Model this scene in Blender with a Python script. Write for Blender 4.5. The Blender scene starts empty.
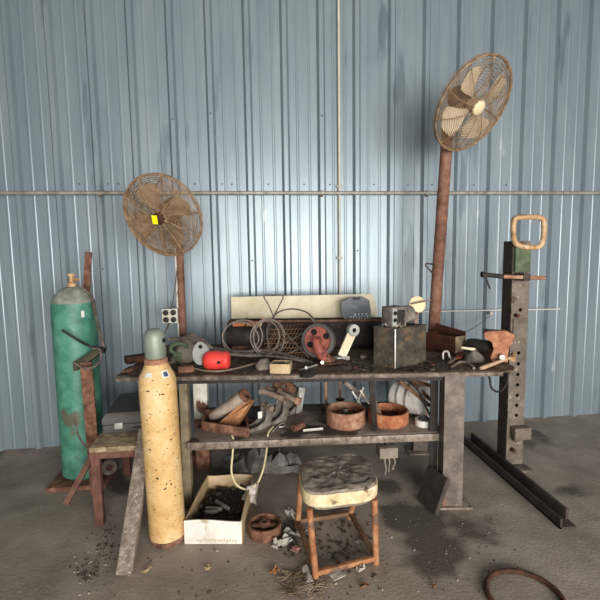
import bpy, bmesh, math, random
from mathutils import Vector, Matrix, noise
V = Vector
rnd = random.Random(7)
PI = math.pi
C = bpy.context.scene.collection

# ------------------------------------------------------------------ camera
PITCH, YAW, ROLL, FPX, H = map(float, (math.radians(6.06), math.radians(6.55), math.radians(-0.856), 450.0, 1.614))
F = V((math.sin(YAW)*math.cos(PITCH), math.cos(YAW)*math.cos(PITCH), -math.sin(PITCH)))
R0 = V((math.cos(YAW), -math.sin(YAW), 0)); U0 = R0.cross(F)
R = R0*math.cos(ROLL)+U0*math.sin(ROLL); U = U0*math.cos(ROLL)-R0*math.sin(ROLL)
CAM = V((0, 0, H))
cd = bpy.data.cameras.new('camera'); cam = bpy.data.objects.new('camera', cd); C.objects.link(cam)
cd.sensor_width = 36; cd.lens = 36*FPX/600; cd.clip_start = .05
cam.matrix_world = Matrix(((R.x, U.x, -F.x, CAM.x), (R.y, U.y, -F.y, CAM.y), (R.z, U.z, -F.z, CAM.z), (0, 0, 0, 1)))
bpy.context.scene.camera = cam

def ray(x, y): return F+R*((x-300)/FPX)+U*((300-y)/FPX)
def W(x, y, Y):                       # point of the plane y=Y
    d = ray(x, y); return CAM+d*(Y/d.y)
def Z(x, y, z):                       # point of the level z
    d = ray(x, y); return CAM+d*((z-H)/d.z)
def mpp(P): return (P-CAM).dot(F)/FPX

# ------------------------------------------------------------------ materials
def lin(h):
    h = h.lstrip('#'); o = []
    for i in (0, 2, 4):
        c = int(h[i:i+2], 16)/255
        o.append(c/12.92 if c <= .04045 else ((c+.055)/1.055)**2.4)
    return (*o, 1)
MATS = {}
def mat(name, cols, scale=8, rough=.7, metal=0, bump=.15, bscale=None, spots=None, stretch=(1, 1, 1), detail=6, spec=.4, lo=.3, hi=.7, spots2=None):
    if name in MATS: return MATS[name]
    m = bpy.data.materials.new(name); m.use_nodes = True; MATS[name] = m
    nt = m.node_tree; N = nt.nodes; L = nt.links
    b = N['Principled BSDF']; b.inputs['Roughness'].default_value = rough; b.inputs['Metallic'].default_value = metal
    b.inputs['Specular IOR Level'].default_value = spec
    tc = N.new('ShaderNodeTexCoord'); mp = N.new('ShaderNodeMapping'); mp.inputs['Scale'].default_value = stretch
    L.new(tc.outputs['Object'], mp.inputs['Vector'])
    n = N.new('ShaderNodeTexNoise'); n.inputs['Scale'].default_value = scale; n.inputs['Detail'].default_value = detail; n.inputs['Roughness'].default_value = .65
    L.new(mp.outputs['Vector'], n.inputs['Vector'])
    r = N.new('ShaderNodeValToRGB'); L.new(n.outputs['Fac'], r.inputs['Fac'])
    k = len(cols); e = r.color_ramp.elements
    for i, c in enumerate(cols):
        p = lo+(hi-lo)*i/max(1, k-1)
        if i < 2: el = e[i]; el.position = p
        else: el = e.new(p)
        el.color = lin(c)
    if k == 1: e[1].color = lin(cols[0])
    out = r.outputs['Color']
    for q, sp in enumerate((spots, spots2)):
        if not sp: continue
        col, ssc, thr = sp[:3]
        n2 = N.new('ShaderNodeTexNoise'); n2.inputs['Scale'].default_value = ssc; n2.inputs['Detail'].default_value = 4
        mp2 = N.new('ShaderNodeMapping'); mp2.inputs['Location'].default_value = (3.1+q*5, 1.7, 9.2)
        mp2.inputs['Scale'].default_value = sp[3] if len(sp) > 3 else (1, 1, 1)
        L.new(tc.outputs['Object'], mp2.inputs['Vector']); L.new(mp2.outputs['Vector'], n2.inputs['Vector'])
        r2 = N.new('ShaderNodeValToRGB'); r2.color_ramp.elements[0].position = thr; r2.color_ramp.elements[1].position = min(1, thr+.06)
        L.new(n2.outputs['Fac'], r2.inputs['Fac'])
        mx = N.new('ShaderNodeMix'); mx.data_type = 'RGBA'
        L.new(r2.outputs['Color'], mx.inputs[0]); L.new(out, mx.inputs[6]); mx.inputs[7].default_value = lin(col)
        out = mx.outputs[2]
    L.new(out, b.inputs['Base Color'])
    if bump:
        nb = N.new('ShaderNodeTexNoise'); nb.inputs['Scale'].default_value = bscale or scale*5; nb.inputs['Detail'].default_value = 5
        L.new(mp.outputs['Vector'], nb.inputs['Vector'])
        bp = N.new('ShaderNodeBump'); bp.inputs['Strength'].default_value = bump; bp.inputs['Distance'].default_value = .01
        L.new(nb.outputs['Fac'], bp.inputs['Height']); L.new(bp.outputs['Normal'], b.inputs['Normal'])
    return m

M_wall = mat('blue_grey_sheet_metal', ['728087', '7e8b91', '8a959a'], 3, .38, .25, .16, 5, ('66737a', 2.6, .62, (2.2, 1, .35)), (1.5, 1, .22), spec=.7, spots2=('a3a9aa', 7, .70, (1, 1, .3)))
M_floor = mat('dusty_concrete', ['766a5e', '908376', 'a6998c'], 2.4, .85, 0, .25, 60, ('574d44', 1.3, .58), detail=12, spots2=('a89f93', 45, .66))
M_ceil = mat('dull_steel_sheet', ['6b6f70', '7d8182'], 4, .6)
M_pipe = mat('weathered_galvanised', ['7a6a58', '9a9488', 'b0aca2'], 14, .5, .3)
M_cond = mat('painted_conduit', ['b9b19c', 'cfc9b8'], 10, .5, 0, .05)
M_rust = mat('rust', ['40291e', '6f4a38', '94705a'], 18, .85, .1, .35)
M_rustd = mat('dark_rust', ['241914', '43291d', '5d3a28'], 16, .85, .1, .35)
M_rusto = mat('orange_rust', ['74422d', 'a0613f', 'bd8763'], 16, .85, .05, .3)
M_rustpole = mat('brown_rust_pole', ['4f3427', '7a5443', '93705d'], 12, .8, .1, .25)
M_peel = mat('peeling_white_paint', ['d6d2c4', 'b3ab9b'], 20, .7, 0, .3, None, ('5d3a28', 14, .55, (1, 1, .5)))
M_fanwire = mat('rusted_fan_wire', ['5f4732', '856a4e', 'a98e6f'], 25, .8, .1, 0)
M_blade = mat('dusty_fan_blade', ['ae9a7a', 'cdbb9c', 'dccfb4'], 7, .6, 0, .05)
M_blade2 = mat('brown_dusty_blade', ['7d684f', 'a38c70', 'c0ac8f'], 7, .7, 0, .05)
M_cream = mat('cream_enamel', ['d3bd8d', 'dfcda6'], 10, .5)
M_yel = mat('yellow_label', ['f2e400', 'f6ea1a'], 5, .5, 0, 0)
M_bench = mat('greasy_bench_steel', ['2d231b', '584738', '7d6a57'], 11, .75, .1, .6, None, ('857462', 26, .63))
M_benchedge = mat('worn_steel_edge', ['54463b', '857769', 'a4988b'], 26, .55, .35, .2)
M_shelf = mat('dusty_shelf_steel', ['564b41', '7d7064', '998c7f'], 9, .8, .05, .4, None, ('3b312a', 4, .58))
M_leg = mat('grey_channel_steel', ['4c433d', '655a52', '7d7168'], 12, .6, .15, .25, None, ('80544a', 4, .53, (1, 1, .6)), spots2=('b1aaa2', 14, .72))
M_dark = mat('dark_steel', ['1c1816', '2e2723', '3c332d'], 12, .65, .3, .25)
M_tan = mat('tan_dirty_paint', ['5d5140', '7d6f57', '8f8268'], 12, .75, 0, .25)
M_cyl = mat('yellow_cylinder_paint', ['b58b54', 'cba76f', 'd8bd91'], 6, .6, 0, .2, 50, ('5a3a20', 55, .625, (1, 1, 2.0)), spots2=('b98246', 9, .665))
M_cap = mat('grey_green_cap', ['6d7566', '838a7c', '949a8e'], 7, .5, .25, .12)
M_ring = mat('rusty_neck', ['6e4632', '94684f', 'b3937b'], 20, .8)
M_green = mat('green_cylinder_paint', ['2f6350', '47806a', '5f957f'], 9, .5, 0, .12, None, ('5d5a4a', 5, .64))
M_greenl = mat('pale_green_shoulder', ['5f5e52', '85887b', 'a7aa9e'], 12, .5, 0, .1)
M_white = mat('dirty_white', ['c9c4ba', 'dcd8cf'], 12, .6, 0, .1)
M_navy = mat('navy_sticker', ['33425a', '3d4f6b'], 12, .6, 0, 0)
M_wood = mat('grey_weathered_wood', ['564a40', '796c60', '9f9386'], 30, .9, 0, .5, 90, ('c0b7ad', 60, .64))
M_board = mat('cream_painted_board', ['c2b391', 'd3c7aa', 'ded4bc'], 6, .7, 0, .15, None, ('a08d68', 9, .64))
M_tabletop = mat('rough_plywood', ['5f4f3c', '8b785d', 'b8a582'], 22, .9, 0, .7, 80)
M_tableleg = mat('red_brown_angle', ['4a3027', '664337', '775246'], 14, .8, .1, .25)
M_case = mat('black_plastic_case', ['3a3836', '484542', '575350'], 6, .6, 0, .05, None, ('6e675f', 5, .62))
M_black = mat('black_rubber', ['171514', '25211e'], 14, .6, 0, .1)
M_hose = mat('dusty_black_hose', ['332d28', '574d44', '75695d'], 30, .7, 0, .1)
M_cable = mat('grey_brown_cable', ['4d433b', '6f645a', '8a7f73'], 22, .6, .1, 0)
M_red = mat('bright_red_plastic', ['c8312b', 'd9423a', 'df5a50'], 6, .45, 0, .03)
M_redp = mat('faded_red_paint', ['6b352b', '8f4a3c', 'a86454'], 14, .65, 0, .2, None, ('4a2a20', 10, .62))
M_grey = mat('pale_grey_metal', ['85857d', 'a1a199', 'b3b2a9'], 10, .55, .2, .1)
M_olive = mat('olive_green_paint', ['3a4430', '4d5a40', '64705a'], 16, .7, 0, .3)
M_canvas = mat('dusty_canvas', ['6b6056', '83786c', '938a7e'], 8, .95, 0, .3)
M_pouch = mat('grey_plastic_pouch', ['4d5055', '5b5e62', '6a6d70'], 8, .5, 0, .05)
M_mark = mat('faded_white_print', ['b9bcbd', 'd0d2d2'], 50, .6, 0, 0)
M_tin = mat('grimy_tin', ['2a251f', '453e35', '625849'], 14, .6, .15, .4, None, ('664f3a', 9, .62))
M_tbox = mat('brown_red_box', ['2b1812', '44241a', '57301f'], 12, .6, .1, .2)
M_brass = mat('bare_box_end', ['6b5c47', '8a795f', 'a39279'], 14, .5, .3, .15)
M_vise = mat('orange_rust_vise', ['7c4d37', 'a36b4d', 'bd8a6c'], 22, .8, 0, .3)
M_handle = mat('worn_hammer_handle', ['9c7654', 'b8977a', 'c9b09a'], 14, .6, 0, .1)
M_steel = mat('worn_bright_steel', ['9d948a', 'b8b0a6', 'cfc9c0'], 18, .4, .4, .1)
M_owood = mat('orange_board', ['8a5836', 'b07a50', 'c99a72'], 9, .85, 0, .2, 40, ('4a2b1a', 12, .62), (1, 3, 1))
M_brack = mat('grimy_bracket_steel', ['453e38', '6d645b', '928980'], 16, .65, .1, .25)
M_bolt = mat('bolt_steel', ['5d4a3b', '7c6a5b', '988778'], 20, .6, .2, .2)
M_rope = mat('pale_yellow_rope', ['bfae78', 'd2c294', 'ded0aa'], 40, .8, 0, .1)
M_rag = mat('dirty_rag', ['8b8178', 'b5aca2', 'cfc8c0'], 30, .95, 0, .2)
M_tarp = mat('grey_plastic_sheet', ['514b46', '736d67', '9c968f'], 8, .3, 0, .1)
M_card = mat('dirty_cardboard', ['957c5b', 'b39a76', 'c7b08d'], 7, .85, 0, .1, None, ('8d7452', 9, .65))
M_cardw = mat('white_printed_card', ['bdb5a6', 'd3ccc0', 'dcd6cb'], 9, .8, 0, .08, None, ('a8977c', 10, .66))
M_scrap = mat('dark_metal_scrap', ['201a16', '3b312a', '5e5147'], 30, .7, .3, .3)
M_cover = mat('worn_dark_vinyl', ['54483e', '7d7064', 'a89b8d'], 9, .8, 0, .9, 22, ('38302a', 18, .6))
M_foam = mat('old_foam_edge', ['a8946c', 'c8b48c', 'dccdad'], 18, .95, 0, .5, None, ('7d6a4c', 18, .60))
M_stool = mat('orange_brown_tube', ['75472b', '9c6944', 'ba9069'], 12, .7, .05, .25, None, ('6a4e3d', 9, .58))
M_strut = mat('brown_dusty_tube', ['55402f', '75573f', '876a52'], 10, .8, .1, .2)
M_press = mat('tan_grey_press_paint', ['4d443a', '665b4f', '7b7064'], 12, .7, .05, .25, None, ('b0a98e', 18, .66), spots2=('4b3d2f', 7, .63))
M_pressd = mat('dark_steel_shaded_side', ['2e2621', '3f352e', '4c4139'], 12, .7, .15, .2)  # dark steel; on the press side its shade is put into the colour
M_gold = mat('chipped_tan_paint', ['8d6a45', 'b38f66', 'cdb48f'], 16, .6, .1, .3, None, ('5a3d28', 18, .62))
M_straw = mat('dry_straw', ['4a3b2b', '796550', 'b3a288'], 9, .9, 0, 0)
M_leaf = mat('brown_leaf', ['4d3524', '6b4a32', '7d5a3f'], 30, .9, 0, .1)
M_dirt = mat('dark_dirt', ['2d251f', '4b4037', '6d6156'], 60, .95, 0, .3)
M_paper = mat('crumpled_paper', ['9d958a', 'beb6ab'], 14, .9, 0, .1)
M_pink = mat('pink_paper', ['b98078', 'c9928a'], 14, .9, 0, .1)
M_hole = mat('hole_black', ['0c0a09', '100e0c'], 5, .9, 0, 0)
M_screw = mat('screw_grey', ['4d5559', '5f676b'], 20, .5, .3, 0)

# ------------------------------------------------------------------ mesh builder
def basis(o, zdir, xhint=V((1, 0, 0))):
    z = V(zdir).normalized(); x = V(xhint)-z*V(xhint).dot(z)
    if x.length < 1e-5: x = z.orthogonal()
    x.normalize(); y = z.cross(x)
    return Matrix(((x.x, y.x, z.x, o[0]), (x.y, y.y, z.y, o[1]), (x.z, y.z, z.z, o[2]), (0, 0, 0, 1)))
def rotz(o, a): return Matrix.Translation(V(o)) @ Matrix.Rotation(a, 4, 'Z')
def crv(pts, n=8, closed=False):
    P = [V(p) for p in pts]; out = []; k = len(P)
    for i in range(k if closed else k-1):
        if closed: a, b, c, d = P[i-1], P[i], P[(i+1) % k], P[(i+2) % k]
        else: a, b, c, d = P[max(i-1, 0)], P[i], P[i+1], P[min(i+2, k-1)]
        for j in range(n):
            t = j/n
            out.append(.5*((2*b)+(c-a)*t+(2*a-5*b+4*c-d)*t*t+(3*b-a-3*c+d)*t**3))
    if not closed: out.append(P[-1])
    return out

class MB:
    def __init__(s): s.b = bmesh.new()
    def _f(s, vs):
        try: return s.b.faces.new(vs)
        except ValueError: return None
    def box(s, size, M=None, bev=0, seg=2):
        M = M or Matrix()
        x, y, z = [q/2 for q in size]
        vs = [s.b.verts.new(M @ V(p)) for p in ((-x, -y, -z), (x, -y, -z), (x, y, -z), (-x, y, -z), (-x, -y, z), (x, -y, z), (x, y, z), (-x, y, z))]
        fs = [s._f([vs[i] for i in q]) for q in ((3, 2, 1, 0), (4, 5, 6, 7), (0, 1, 5, 4), (1, 2, 6, 5), (2, 3, 7, 6), (3, 0, 4, 7))]
        if bev:
            es = list({e for f in fs for e in f.edges})
            bmesh.ops.bevel(s.b, geom=es, offset=bev, segments=seg, affect='EDGES', profile=.6)
        return s
    def bar(s, p0, p1, w, h, xhint=V((1, 0, 0)), bev=0):
        p0, p1 = V(p0), V(p1)
        return s.box((w, h, (p1-p0).length), basis((p0+p1)/2, p1-p0, xhint), bev)
    def loft(s, rings, caps=True, closed=False):
        vr = [[s.b.verts.new(p) for p in r] for r in rings]; n = len(vr[0]); k = len(vr)
        for i in range(k if closed else k-1):
            a, b = vr[i], vr[(i+1) % k]
            for j in range(n): s._f((a[j], a[(j+1) % n], b[(j+1) % n], b[j]))
        if caps and not closed: s._f(vr[0][::-1]); s._f(vr[-1])
        return s
    def tube(s, pts, r, n=8, closed=False):
        P = [V(p) for p in pts]; k = len(P); rs = r if isinstance(r, (list, tuple)) else [r]*k
        T = []
        for i in range(k):
            a = P[i-1] if (closed or i) else P[0]; b = P[(i+1) % k] if (closed or i < k-1) else P[-1]
            T.append((b-a).normalized())
        x = T[0].orthogonal().normalized(); rings = []
        for i in range(k):
            x = (x-T[i]*x.dot(T[i])); x = x.normalized() if x.length > 1e-6 else T[i].orthogonal().normalized()
            y = T[i].cross(x)
            rings.append([P[i]+(x*math.cos(2*PI*j/n)+y*math.sin(2*PI*j/n))*rs[i] for j in range(n)])
        return s.loft(rings, True, closed)
    def lathe(s, prof, M=None, n=28, closed=False):
        M = M or Matrix()
        rings = [[M @ V((max(r, 1e-5)*math.cos(2*PI*j/n), max(r, 1e-5)*math.sin(2*PI*j/n), z)) for j in range(n)] for r, z in prof]
        return s.loft(rings, True, closed)
    def prism(s, out, h, M=None, z0=0):
        M = M or Matrix()
        return s.loft([[M @ V((x, y, z0)) for x, y in out], [M @ V((x, y, z0+h)) for x, y in out]])
    def sheet(s, pts, nu, nv, fn=None, thick=0):
        # bilinear quad patch of corner points a,b,c,d ; fn(u,v) gives an offset
        a, b, c, d = map(V, pts); g = []
        nrm = (b-a).cross(d-a).normalized()
        def pt(i, j):
            u, v = i/nu, j/nv
            return a*(1-u)*(1-v)+b*u*(1-v)+c*u*v+d*(1-u)*v+(fn(u, v) if fn else V())
        top = [[pt(i, j) for j in range(nv+1)] for i in range(nu+1)]
        A = [[s.b.verts.new(p+nrm*thick/2) for p in r] for r in top]; B = [[s.b.verts.new(p-nrm*thick/2) for p in r] for r in top]
        for i in range(nu):
            for j in range(nv):
                s._f((A[i][j], A[i+1][j], A[i+1][j+1], A[i][j+1])); s._f((B[i][j+1], B[i+1][j+1], B[i+1][j], B[i][j]))
        loop = [(i, 0) for i in range(nu)]+[(nu, j) for j in range(nv)]+[(i, nv) for i in range(nu, 0, -1)]+[(0, j) for j in range(nv, 0, -1)]
        for q in range(len(loop)):
            i, j = loop[q]; k, l = loop[(q+1) % len(loop)]
            s._f((B[i][j], B[k][l], A[k][l], A[i][j]))
        return s
    def rough(s, amt, scale, seed=0):
        for v in s.b.verts: v.co += noise.noise_vector(v.co*scale+V((seed, seed*.7, 1)))*amt
        return s
    def build(s, name, m, parent=None, smooth=38):
        b = s.b
        bmesh.ops.recalc_face_normals(b, faces=b.faces)
        for f in b.faces: f.smooth = smooth > 0
        for e in b.edges:
            if len(e.link_faces) == 2 and e.calc_face_angle(0) > math.radians(smooth): e.smooth = False
        if parent is not None: off = V(parent['_o'])
        else:
            lo = V([min(v.co[i] for v in b.verts) for i in range(3)]); hi = V([max(v.co[i] for v in b.verts) for i in range(3)])
            off = V(((lo.x+hi.x)/2, (lo.y+hi.y)/2, lo.z))
        for v in b.verts: v.co -= off
        me = bpy.data.meshes.new(name); b.to_mesh(me); b.free(); me.materials.append(m)
        o = bpy.data.objects.new(name, me); C.objects.link(o)
        if parent is not None:
            o.parent = parent; o['_o'] = tuple(off)
            if parent.type == 'MESH': pass
        else: o.location = off; o['_o'] = tuple(off)
        return o
def tag(o, label, cat, group=None, kind=None):
    if label: o['label'] = label
    if cat: o['category'] = cat
    if group: o['group'] = group
    if kind: o['kind'] = kind
    return o
def thing(name, label, cat, loc, group=None):
    o = bpy.data.objects.new(name, None); C.objects.link(o); o.location = loc; o['_o'] = tuple(V(loc)); o.empty_display_size = .05
    return tag(o, label, cat, group)
def struct(o): o['kind'] = 'structure'; return o
def lab(o, t): o['label'] = t; return o
def move_copy(src, delta, rz=0, label=None):            # a thing and its parts again, elsewhere
    r = src.copy(); C.objects.link(r); r.location = src.location+V(delta); r.rotation_euler = (0, 0, rz)
    if label: r['label'] = label
    for ch in list(src.children):
        c = ch.copy(); C.objects.link(c); c.parent = r
        for g in list(ch.children):
            d = g.copy(); C.objects.link(d); d.parent = c
    return r

# ------------------------------------------------------------------ the setting
WY = 3.9
RX0 = -1.1525-.03; DX = .3056
b = MB(); prof = []
k0, k1 = -8, 19
for k in range(k0, k1):
    c = RX0+k*DX
    prof += [(c-.036, 0), (c-.017, -.032), (c+.017, -.032), (c+.036, 0)]
    for f in (1/3, 2/3):
        q = c+DX*f
        prof += [(q-.012, 0), (q-.005, -.0028), (q+.005, -.0028), (q+.012, 0)]
for i in range(len(prof)-1):
    (xa, ya), (xb, yb) = prof[i], prof[i+1]
    vs = [b.b.verts.new(p) for p in ((xa, WY+ya, 0), (xb, WY+yb, 0), (xb, WY+yb, 4.7), (xa, WY+ya, 4.7))]
    b._f(vs)
# back skin for thickness
xa, xb = prof[0][0], prof[-1][0]
b._f([b.b.verts.new(p) for p in ((xa, WY+.02, 0), (xb, WY+.02, 0), (xb, WY+.02, 4.7), (xa, WY+.02, 4.7))])
wall = struct(b.build('wall_back', M_wall, None, 0))
for k in range(-1, 12):
    for f, px_y in ((.5, 178), (.17, 178)):
        if f == .17 and k % 3: continue
        x = RX0+(k+f)*DX+(.02 if f == .17 else 0)
        z = 2.19
        s = MB().lathe([(0, 0), (.008, .001), (.007, .006), (0, .008)], basis((x, WY-.001, z), (0, -1, 0)), 8).build('screw', M_screw, wall)
for k, z in ((0, 1.5), (3, 2.75), (4, 1.55), (6, 2.75), (7, 1.62), (2, 2.7)):
    MB().lathe([(0, 0), (.008, .001), (.007, .006), (0, .008)], basis((RX0+k*DX, WY-.033, z), (0, -1, 0)), 8).build('screw', M_screw, wall)

struct(MB().sheet(((-3.6, -4.2, 0), (4.6, -4.2, 0), (4.6, 3.95, 0), (-3.6, 3.95, 0)), 40, 40, None, .02).build('floor', M_floor, None, 0)).location.z -= .01
struct(MB().box((8.2, 8.1, .06), Matrix.Translation((.5, -.1, 4.72))).build('ceiling', M_ceil, None, 0))

struct(MB().box((.05, 8.1, 4.66), Matrix.Translation((-2.7, -.15, 2.36))).build('wall_left_blocker', M_ceil, None, 0))  # unseen side wall, added to block sky light from the left
zp = W(300, 193, WY-.05).z
t = thing('wall_pipe', 'long thin horizontal pipe strapped across the ridged metal wall behind the fans', 'pipe', (0, WY-.05, zp))
MB().tube([(-3.5, WY-.05, zp), (4.3, WY-.05, zp)], .0155, 12).build('pipe', M_pipe, t)
for px_ in (99, 322, 427):
    x = W(px_, 193, WY-.05).x
    MB().lathe([(.021, -.012), (.023, 0), (.021, .012)], basis((x, WY-.05, zp), (1, 0, 0)), 12).build('coupling', M_pipe, t)
    MB().box((.02, .05, .03), Matrix.Translation((x, WY-.03, zp-.015)), .003).build('pipe_strap', M_rust, t)
xc = W(339.5, 190, WY-.03).x
t = thing('vertical_conduit', 'cream vertical conduit running up the metal wall above the bench', 'conduit', (xc, WY-.03, .9))
MB().tube([(xc, WY-.03, .9), (xc, WY-.03, 4.65)], .011, 10).build('conduit', M_cond, t)
for px_ in (258, 186):
    z = W(340, px_, WY-.03).z
    MB().box((.05, .012, .022), Matrix.Translation((xc, WY-.022, z)), .003).build('conduit_clip', M_pipe, t)

# ------------------------------------------------------------------ work bench
BA = V((-.82, 2.808, 0)); BT = math.radians(-6.6)
bu = V((math.cos(BT), math.sin(BT), 0)); bv = V((-math.sin(BT), math.cos(BT), 0))
def B(u, v, z=0): return BA+bu*u+bv*v+V((0, 0, z))
TZ, SZ = .87, .45
BL, BD = 2.49, .95
bench = thing('work_bench', 'long greasy steel work bench with a lower shelf, covered in junk', 'workbench', B(1.2, .4))
rc = lambda u, v, z: B(u, v, z)
out = [(0.03, 0), (1.2, -.002), (BL-.12, 0.0), (BL-.04, .035), (BL, .10), (BL, BD), (0.02, BD), (.0, .35), (-.012, .03), (.005, .008)]
b = MB(); b.loft([[B(u, v, TZ-.012) for u, v in out], [B(u, v, TZ) for u, v in out]]); b.build('bench_top', M_bench, bench)
b = MB().bar(B(.0, -.004, TZ-.016), B(BL-.12, -.004, TZ-.016), .024, .012, V((0, 0, 1)), .003); lab(b.build('front_edge', mat('worn_front_edge', ['3b3028', '64564a', '8d8073'], 22, .6, .2, .25), bench), 'worn lighter front edge')
MB().bar(B(.3, .03, TZ-.035), B(BL-.4, .03, TZ-.035), .04, .03, V((0, 0, 1))).build('rail', M_dark, bench)
MB().bar(B(.1, BD-.04, TZ-.035), B(BL-.3, BD-.04, TZ-.035), .04, .03, V((0, 0, 1))).build('rail', M_dark, bench)
# shelf
s0, s1 = .42, 2.02
b = MB(); b.box((s1-s0, .62, .012), rotz(B((s0+s1)/2, .36, SZ-.006), BT+.062), .003); b.rough(.003, 6); b.build('shelf', M_shelf, bench)
MB().bar(B(s0, -.0, SZ-.027), B(s1, .09, SZ-.027), .048, .03, V((0, 0, 1)), .006).build('shelf_edge', M_benchedge, bench)
MB().bar(B(s0, .63, SZ-.03), B(s1, .72, SZ-.03), .05, .03, V((0, 0, 1)), .006).build('shelf_edge', M_shelf, bench)
# legs
P = Z(451, 507, 0)
def channel(p, w, d, z0, z1, ang, tk=.012):
    b = MB(); M = rotz((p.x, p.y, 0), ang)
    for sz, c in (((w, tk), (0, 0)), ((tk, d), (-w/2+tk/2, d/2)), ((tk, d), (w/2-tk/2, d/2))):
        b.box((sz[0], sz[1], z1-z0), M @ Matrix.Translation((c[0], c[1], (z0+z1)/2)))
    return b
P = P+bu*.006; lg = channel(P, .124, .10, .012, TZ-.012, BT); lab(lg.build('leg', M_leg, bench), 'wide grey steel channel leg with pink primer')
MB().box((.21, .17, .012), rotz((P.x+.02, P.y+.05, .006), BT), .002).build('foot_plate', M_benchedge, bench)
b = MB().box((.05, .012, TZ-.02), rotz(P+bv*.12-bu*.088+V((0, 0, TZ/2)), BT)); b.build('leg_flange', M_dark, bench)
P2 = Z(420, 452, 0)
channel(P2, .11, .06, .012, TZ-.012, BT).build('leg', M_leg, bench)
MB().box((.20, .16, .012), rotz((P2.x, P2.y+.02, .006), BT), .002).build('foot_plate', M_shelf, bench)
p = B(.40, .03); b = channel(p, .05, .05, .0, TZ-.012, BT, .008); lab(b.build('leg', M_tan, bench), 'thin tan angle iron leg')
p = Z(201, 412, SZ); p = V((p.x, p.y, 0)); lab(channel(p, .10, .05, 0, SZ-.05, BT, .01).build('leg_foot', M_rust, bench), 'rusty lower stub of the leg'); b = channel(p, .10, .05, SZ-.05, TZ-.012, BT, .01); lab(b.build('leg', M_peel, bench), 'leg with peeling white paint')
MB().box((.10, .10, .07), rotz(Z(196, 462, 0)+V((0, 0, .035)), BT), .004).build('foot_block', M_rust, bench)
a0, a1 = W(371, 377, 2.66), W(375, 429, 2.76)
MB().bar(V((a0.x, a0.y, TZ-.014)), V((a1.x, a1.y, SZ)), .035, .012, V((1, 0, 0)), .003).build('shelf_hanger', M_dark, bench)
a0 = B(.12, .5)

# ------------------------------------------------------------------ fans
def fan(root, Cn, n, Rr, dep, roll, nb, bm_, pole_pts, pole_r, mat_pole, cap_m, hubx=1, ring_n=20, wr=.0018, blade_r=.82, bw=.5):
    M = basis(Cn, n, V((0, 0, 1)))
    def cage(name, sgn, k=ring_n, rad=10):
        b = MB(); zf = lambda q: sgn*dep*(1-(q)**2.2)
        for i in range(k):
            q = .16+.84*(i+.5)/k
            b.tube([M @ V((Rr*q*math.cos(a), Rr*q*math.sin(a), zf(q))) for a in [2*PI*j/44 for j in range(44)]], wr, 4, True)
        for i in range(rad):
            a = 2*PI*i/rad+roll
            b.tube([M @ V((Rr*q*math.cos(a+.25*(1-q)), Rr*q*math.sin(a+.25*(1-q)), zf(q)+sgn*wr)) for q in [.1+.9*j/8 for j in range(9)]], wr*1.7, 5)
        return b.build(name, M_fanwire, root)
    cage('front_grille', 1); cage('rear_grille', -1, ring_n-8)
    b = MB(); b.tube([M @ V((Rr*math.cos(a), Rr*math.sin(a), 0)) for a in [2*PI*j/56 for j in range(56)]], .007, 6, True)
    for i in range(2):
        b.tube([M @ V((Rr*.995*math.cos(a), Rr*.995*math.sin(a), -.015-.016*i)) for a in [2*PI*j/56 for j in range(56)]], .003, 5, True)
    b.build('rim', M_fanwire, root)
    h = MB().lathe([(0, dep+.018), (.11*Rr, dep+.014), (.155*Rr, dep+.002), (.16*Rr, dep-.01), (0, dep-.012)], M, 24).build('hub_cap', cap_m, root)
    for k in range(nb):
        a0 = 2*PI*k/nb+roll; b = MB(); rows = []
        nr, ncn = 10, 8
        for i in range(nr+1):
            q = .14+(blade_r-.14)*i/nr; r_ = Rr*q
            wid = (.20+bw*math.sin(min(1, (q-.1)/.55)*PI/2)**1.3)*(1 if q < blade_r*.8 else math.sqrt(max(0.02, 1-((q-blade_r*.8)/(blade_r*.2))**2)))
            row = []
            for j in range(ncn+1):
                t_ = (j/ncn-.5)*wid*1.15
                row.append(M @ V((r_*math.cos(a0+t_), r_*math.sin(a0+t_), -.01+.07*t_*(1-.3*q)+.006*math.cos(t_*3))))
            rows.append(row)
        nn = V(n)*.0015
        A = [[b.b.verts.new(p+nn) for p in r] for r in rows]; Bv = [[b.b.verts.new(p-nn) for p in r] for r in rows]
        for i in range(nr):
            for j in range(ncn):
                b._f((A[i][j], A[i+1][j], A[i+1][j+1], A[i][j+1])); b._f((Bv[i][j+1], Bv[i+1][j+1], Bv[i+1][j], Bv[i][j]))
        per = [(i, 0) for i in range(nr)]+[(nr, j) for j in range(ncn)]+[(i, ncn) for i in range(nr, 0, -1)]+[(0, j) for j in range(ncn, 0, -1)]
        for q in range(len(per)):
            i, j = per[q]; k2, l = per[(q+1) % len(per)]; b._f((Bv[i][j], Bv[k2][l], A[k2][l], A[i][j]))
        b.build('blade', bm_, root)
    MB().lathe([(0, .04), (.13*Rr, .035), (.16*Rr, 0), (.15*Rr, -.03), (0, -.035)], M, 20).build('blade_hub', M_blade2, root)
    MB().lathe([(0, -dep+.01), (.06, -dep), (.075, -dep-.03), (.075, -dep-.14), (.055, -dep-.17), (0, -dep-.175)], M, 22).build('motor', M_rustd, root)
    back = M @ V((0, 0, -dep-.1)); top = V(pole_pts[1])
    MB().tube([back, (back+top)/2+V((0, .01, -.02)), top], .022, 10).build('neck_bracket', M_rustd, root)
    MB().tube([V(pole_pts[0]), top, ], pole_r, 18).build('pole', mat_pole, root)
    pb = V(pole_pts[0])
    MB().lathe([(pole_r+.05, 0), (pole_r+.05, .012), (pole_r+.012, .02), (pole_r+.008, .06), (0, .06)], Matrix.Translation(pb), 20).build('base_flange', M_rustd, root)
    return M
def view_dir(P): return (CAM-P).normalized()
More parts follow.
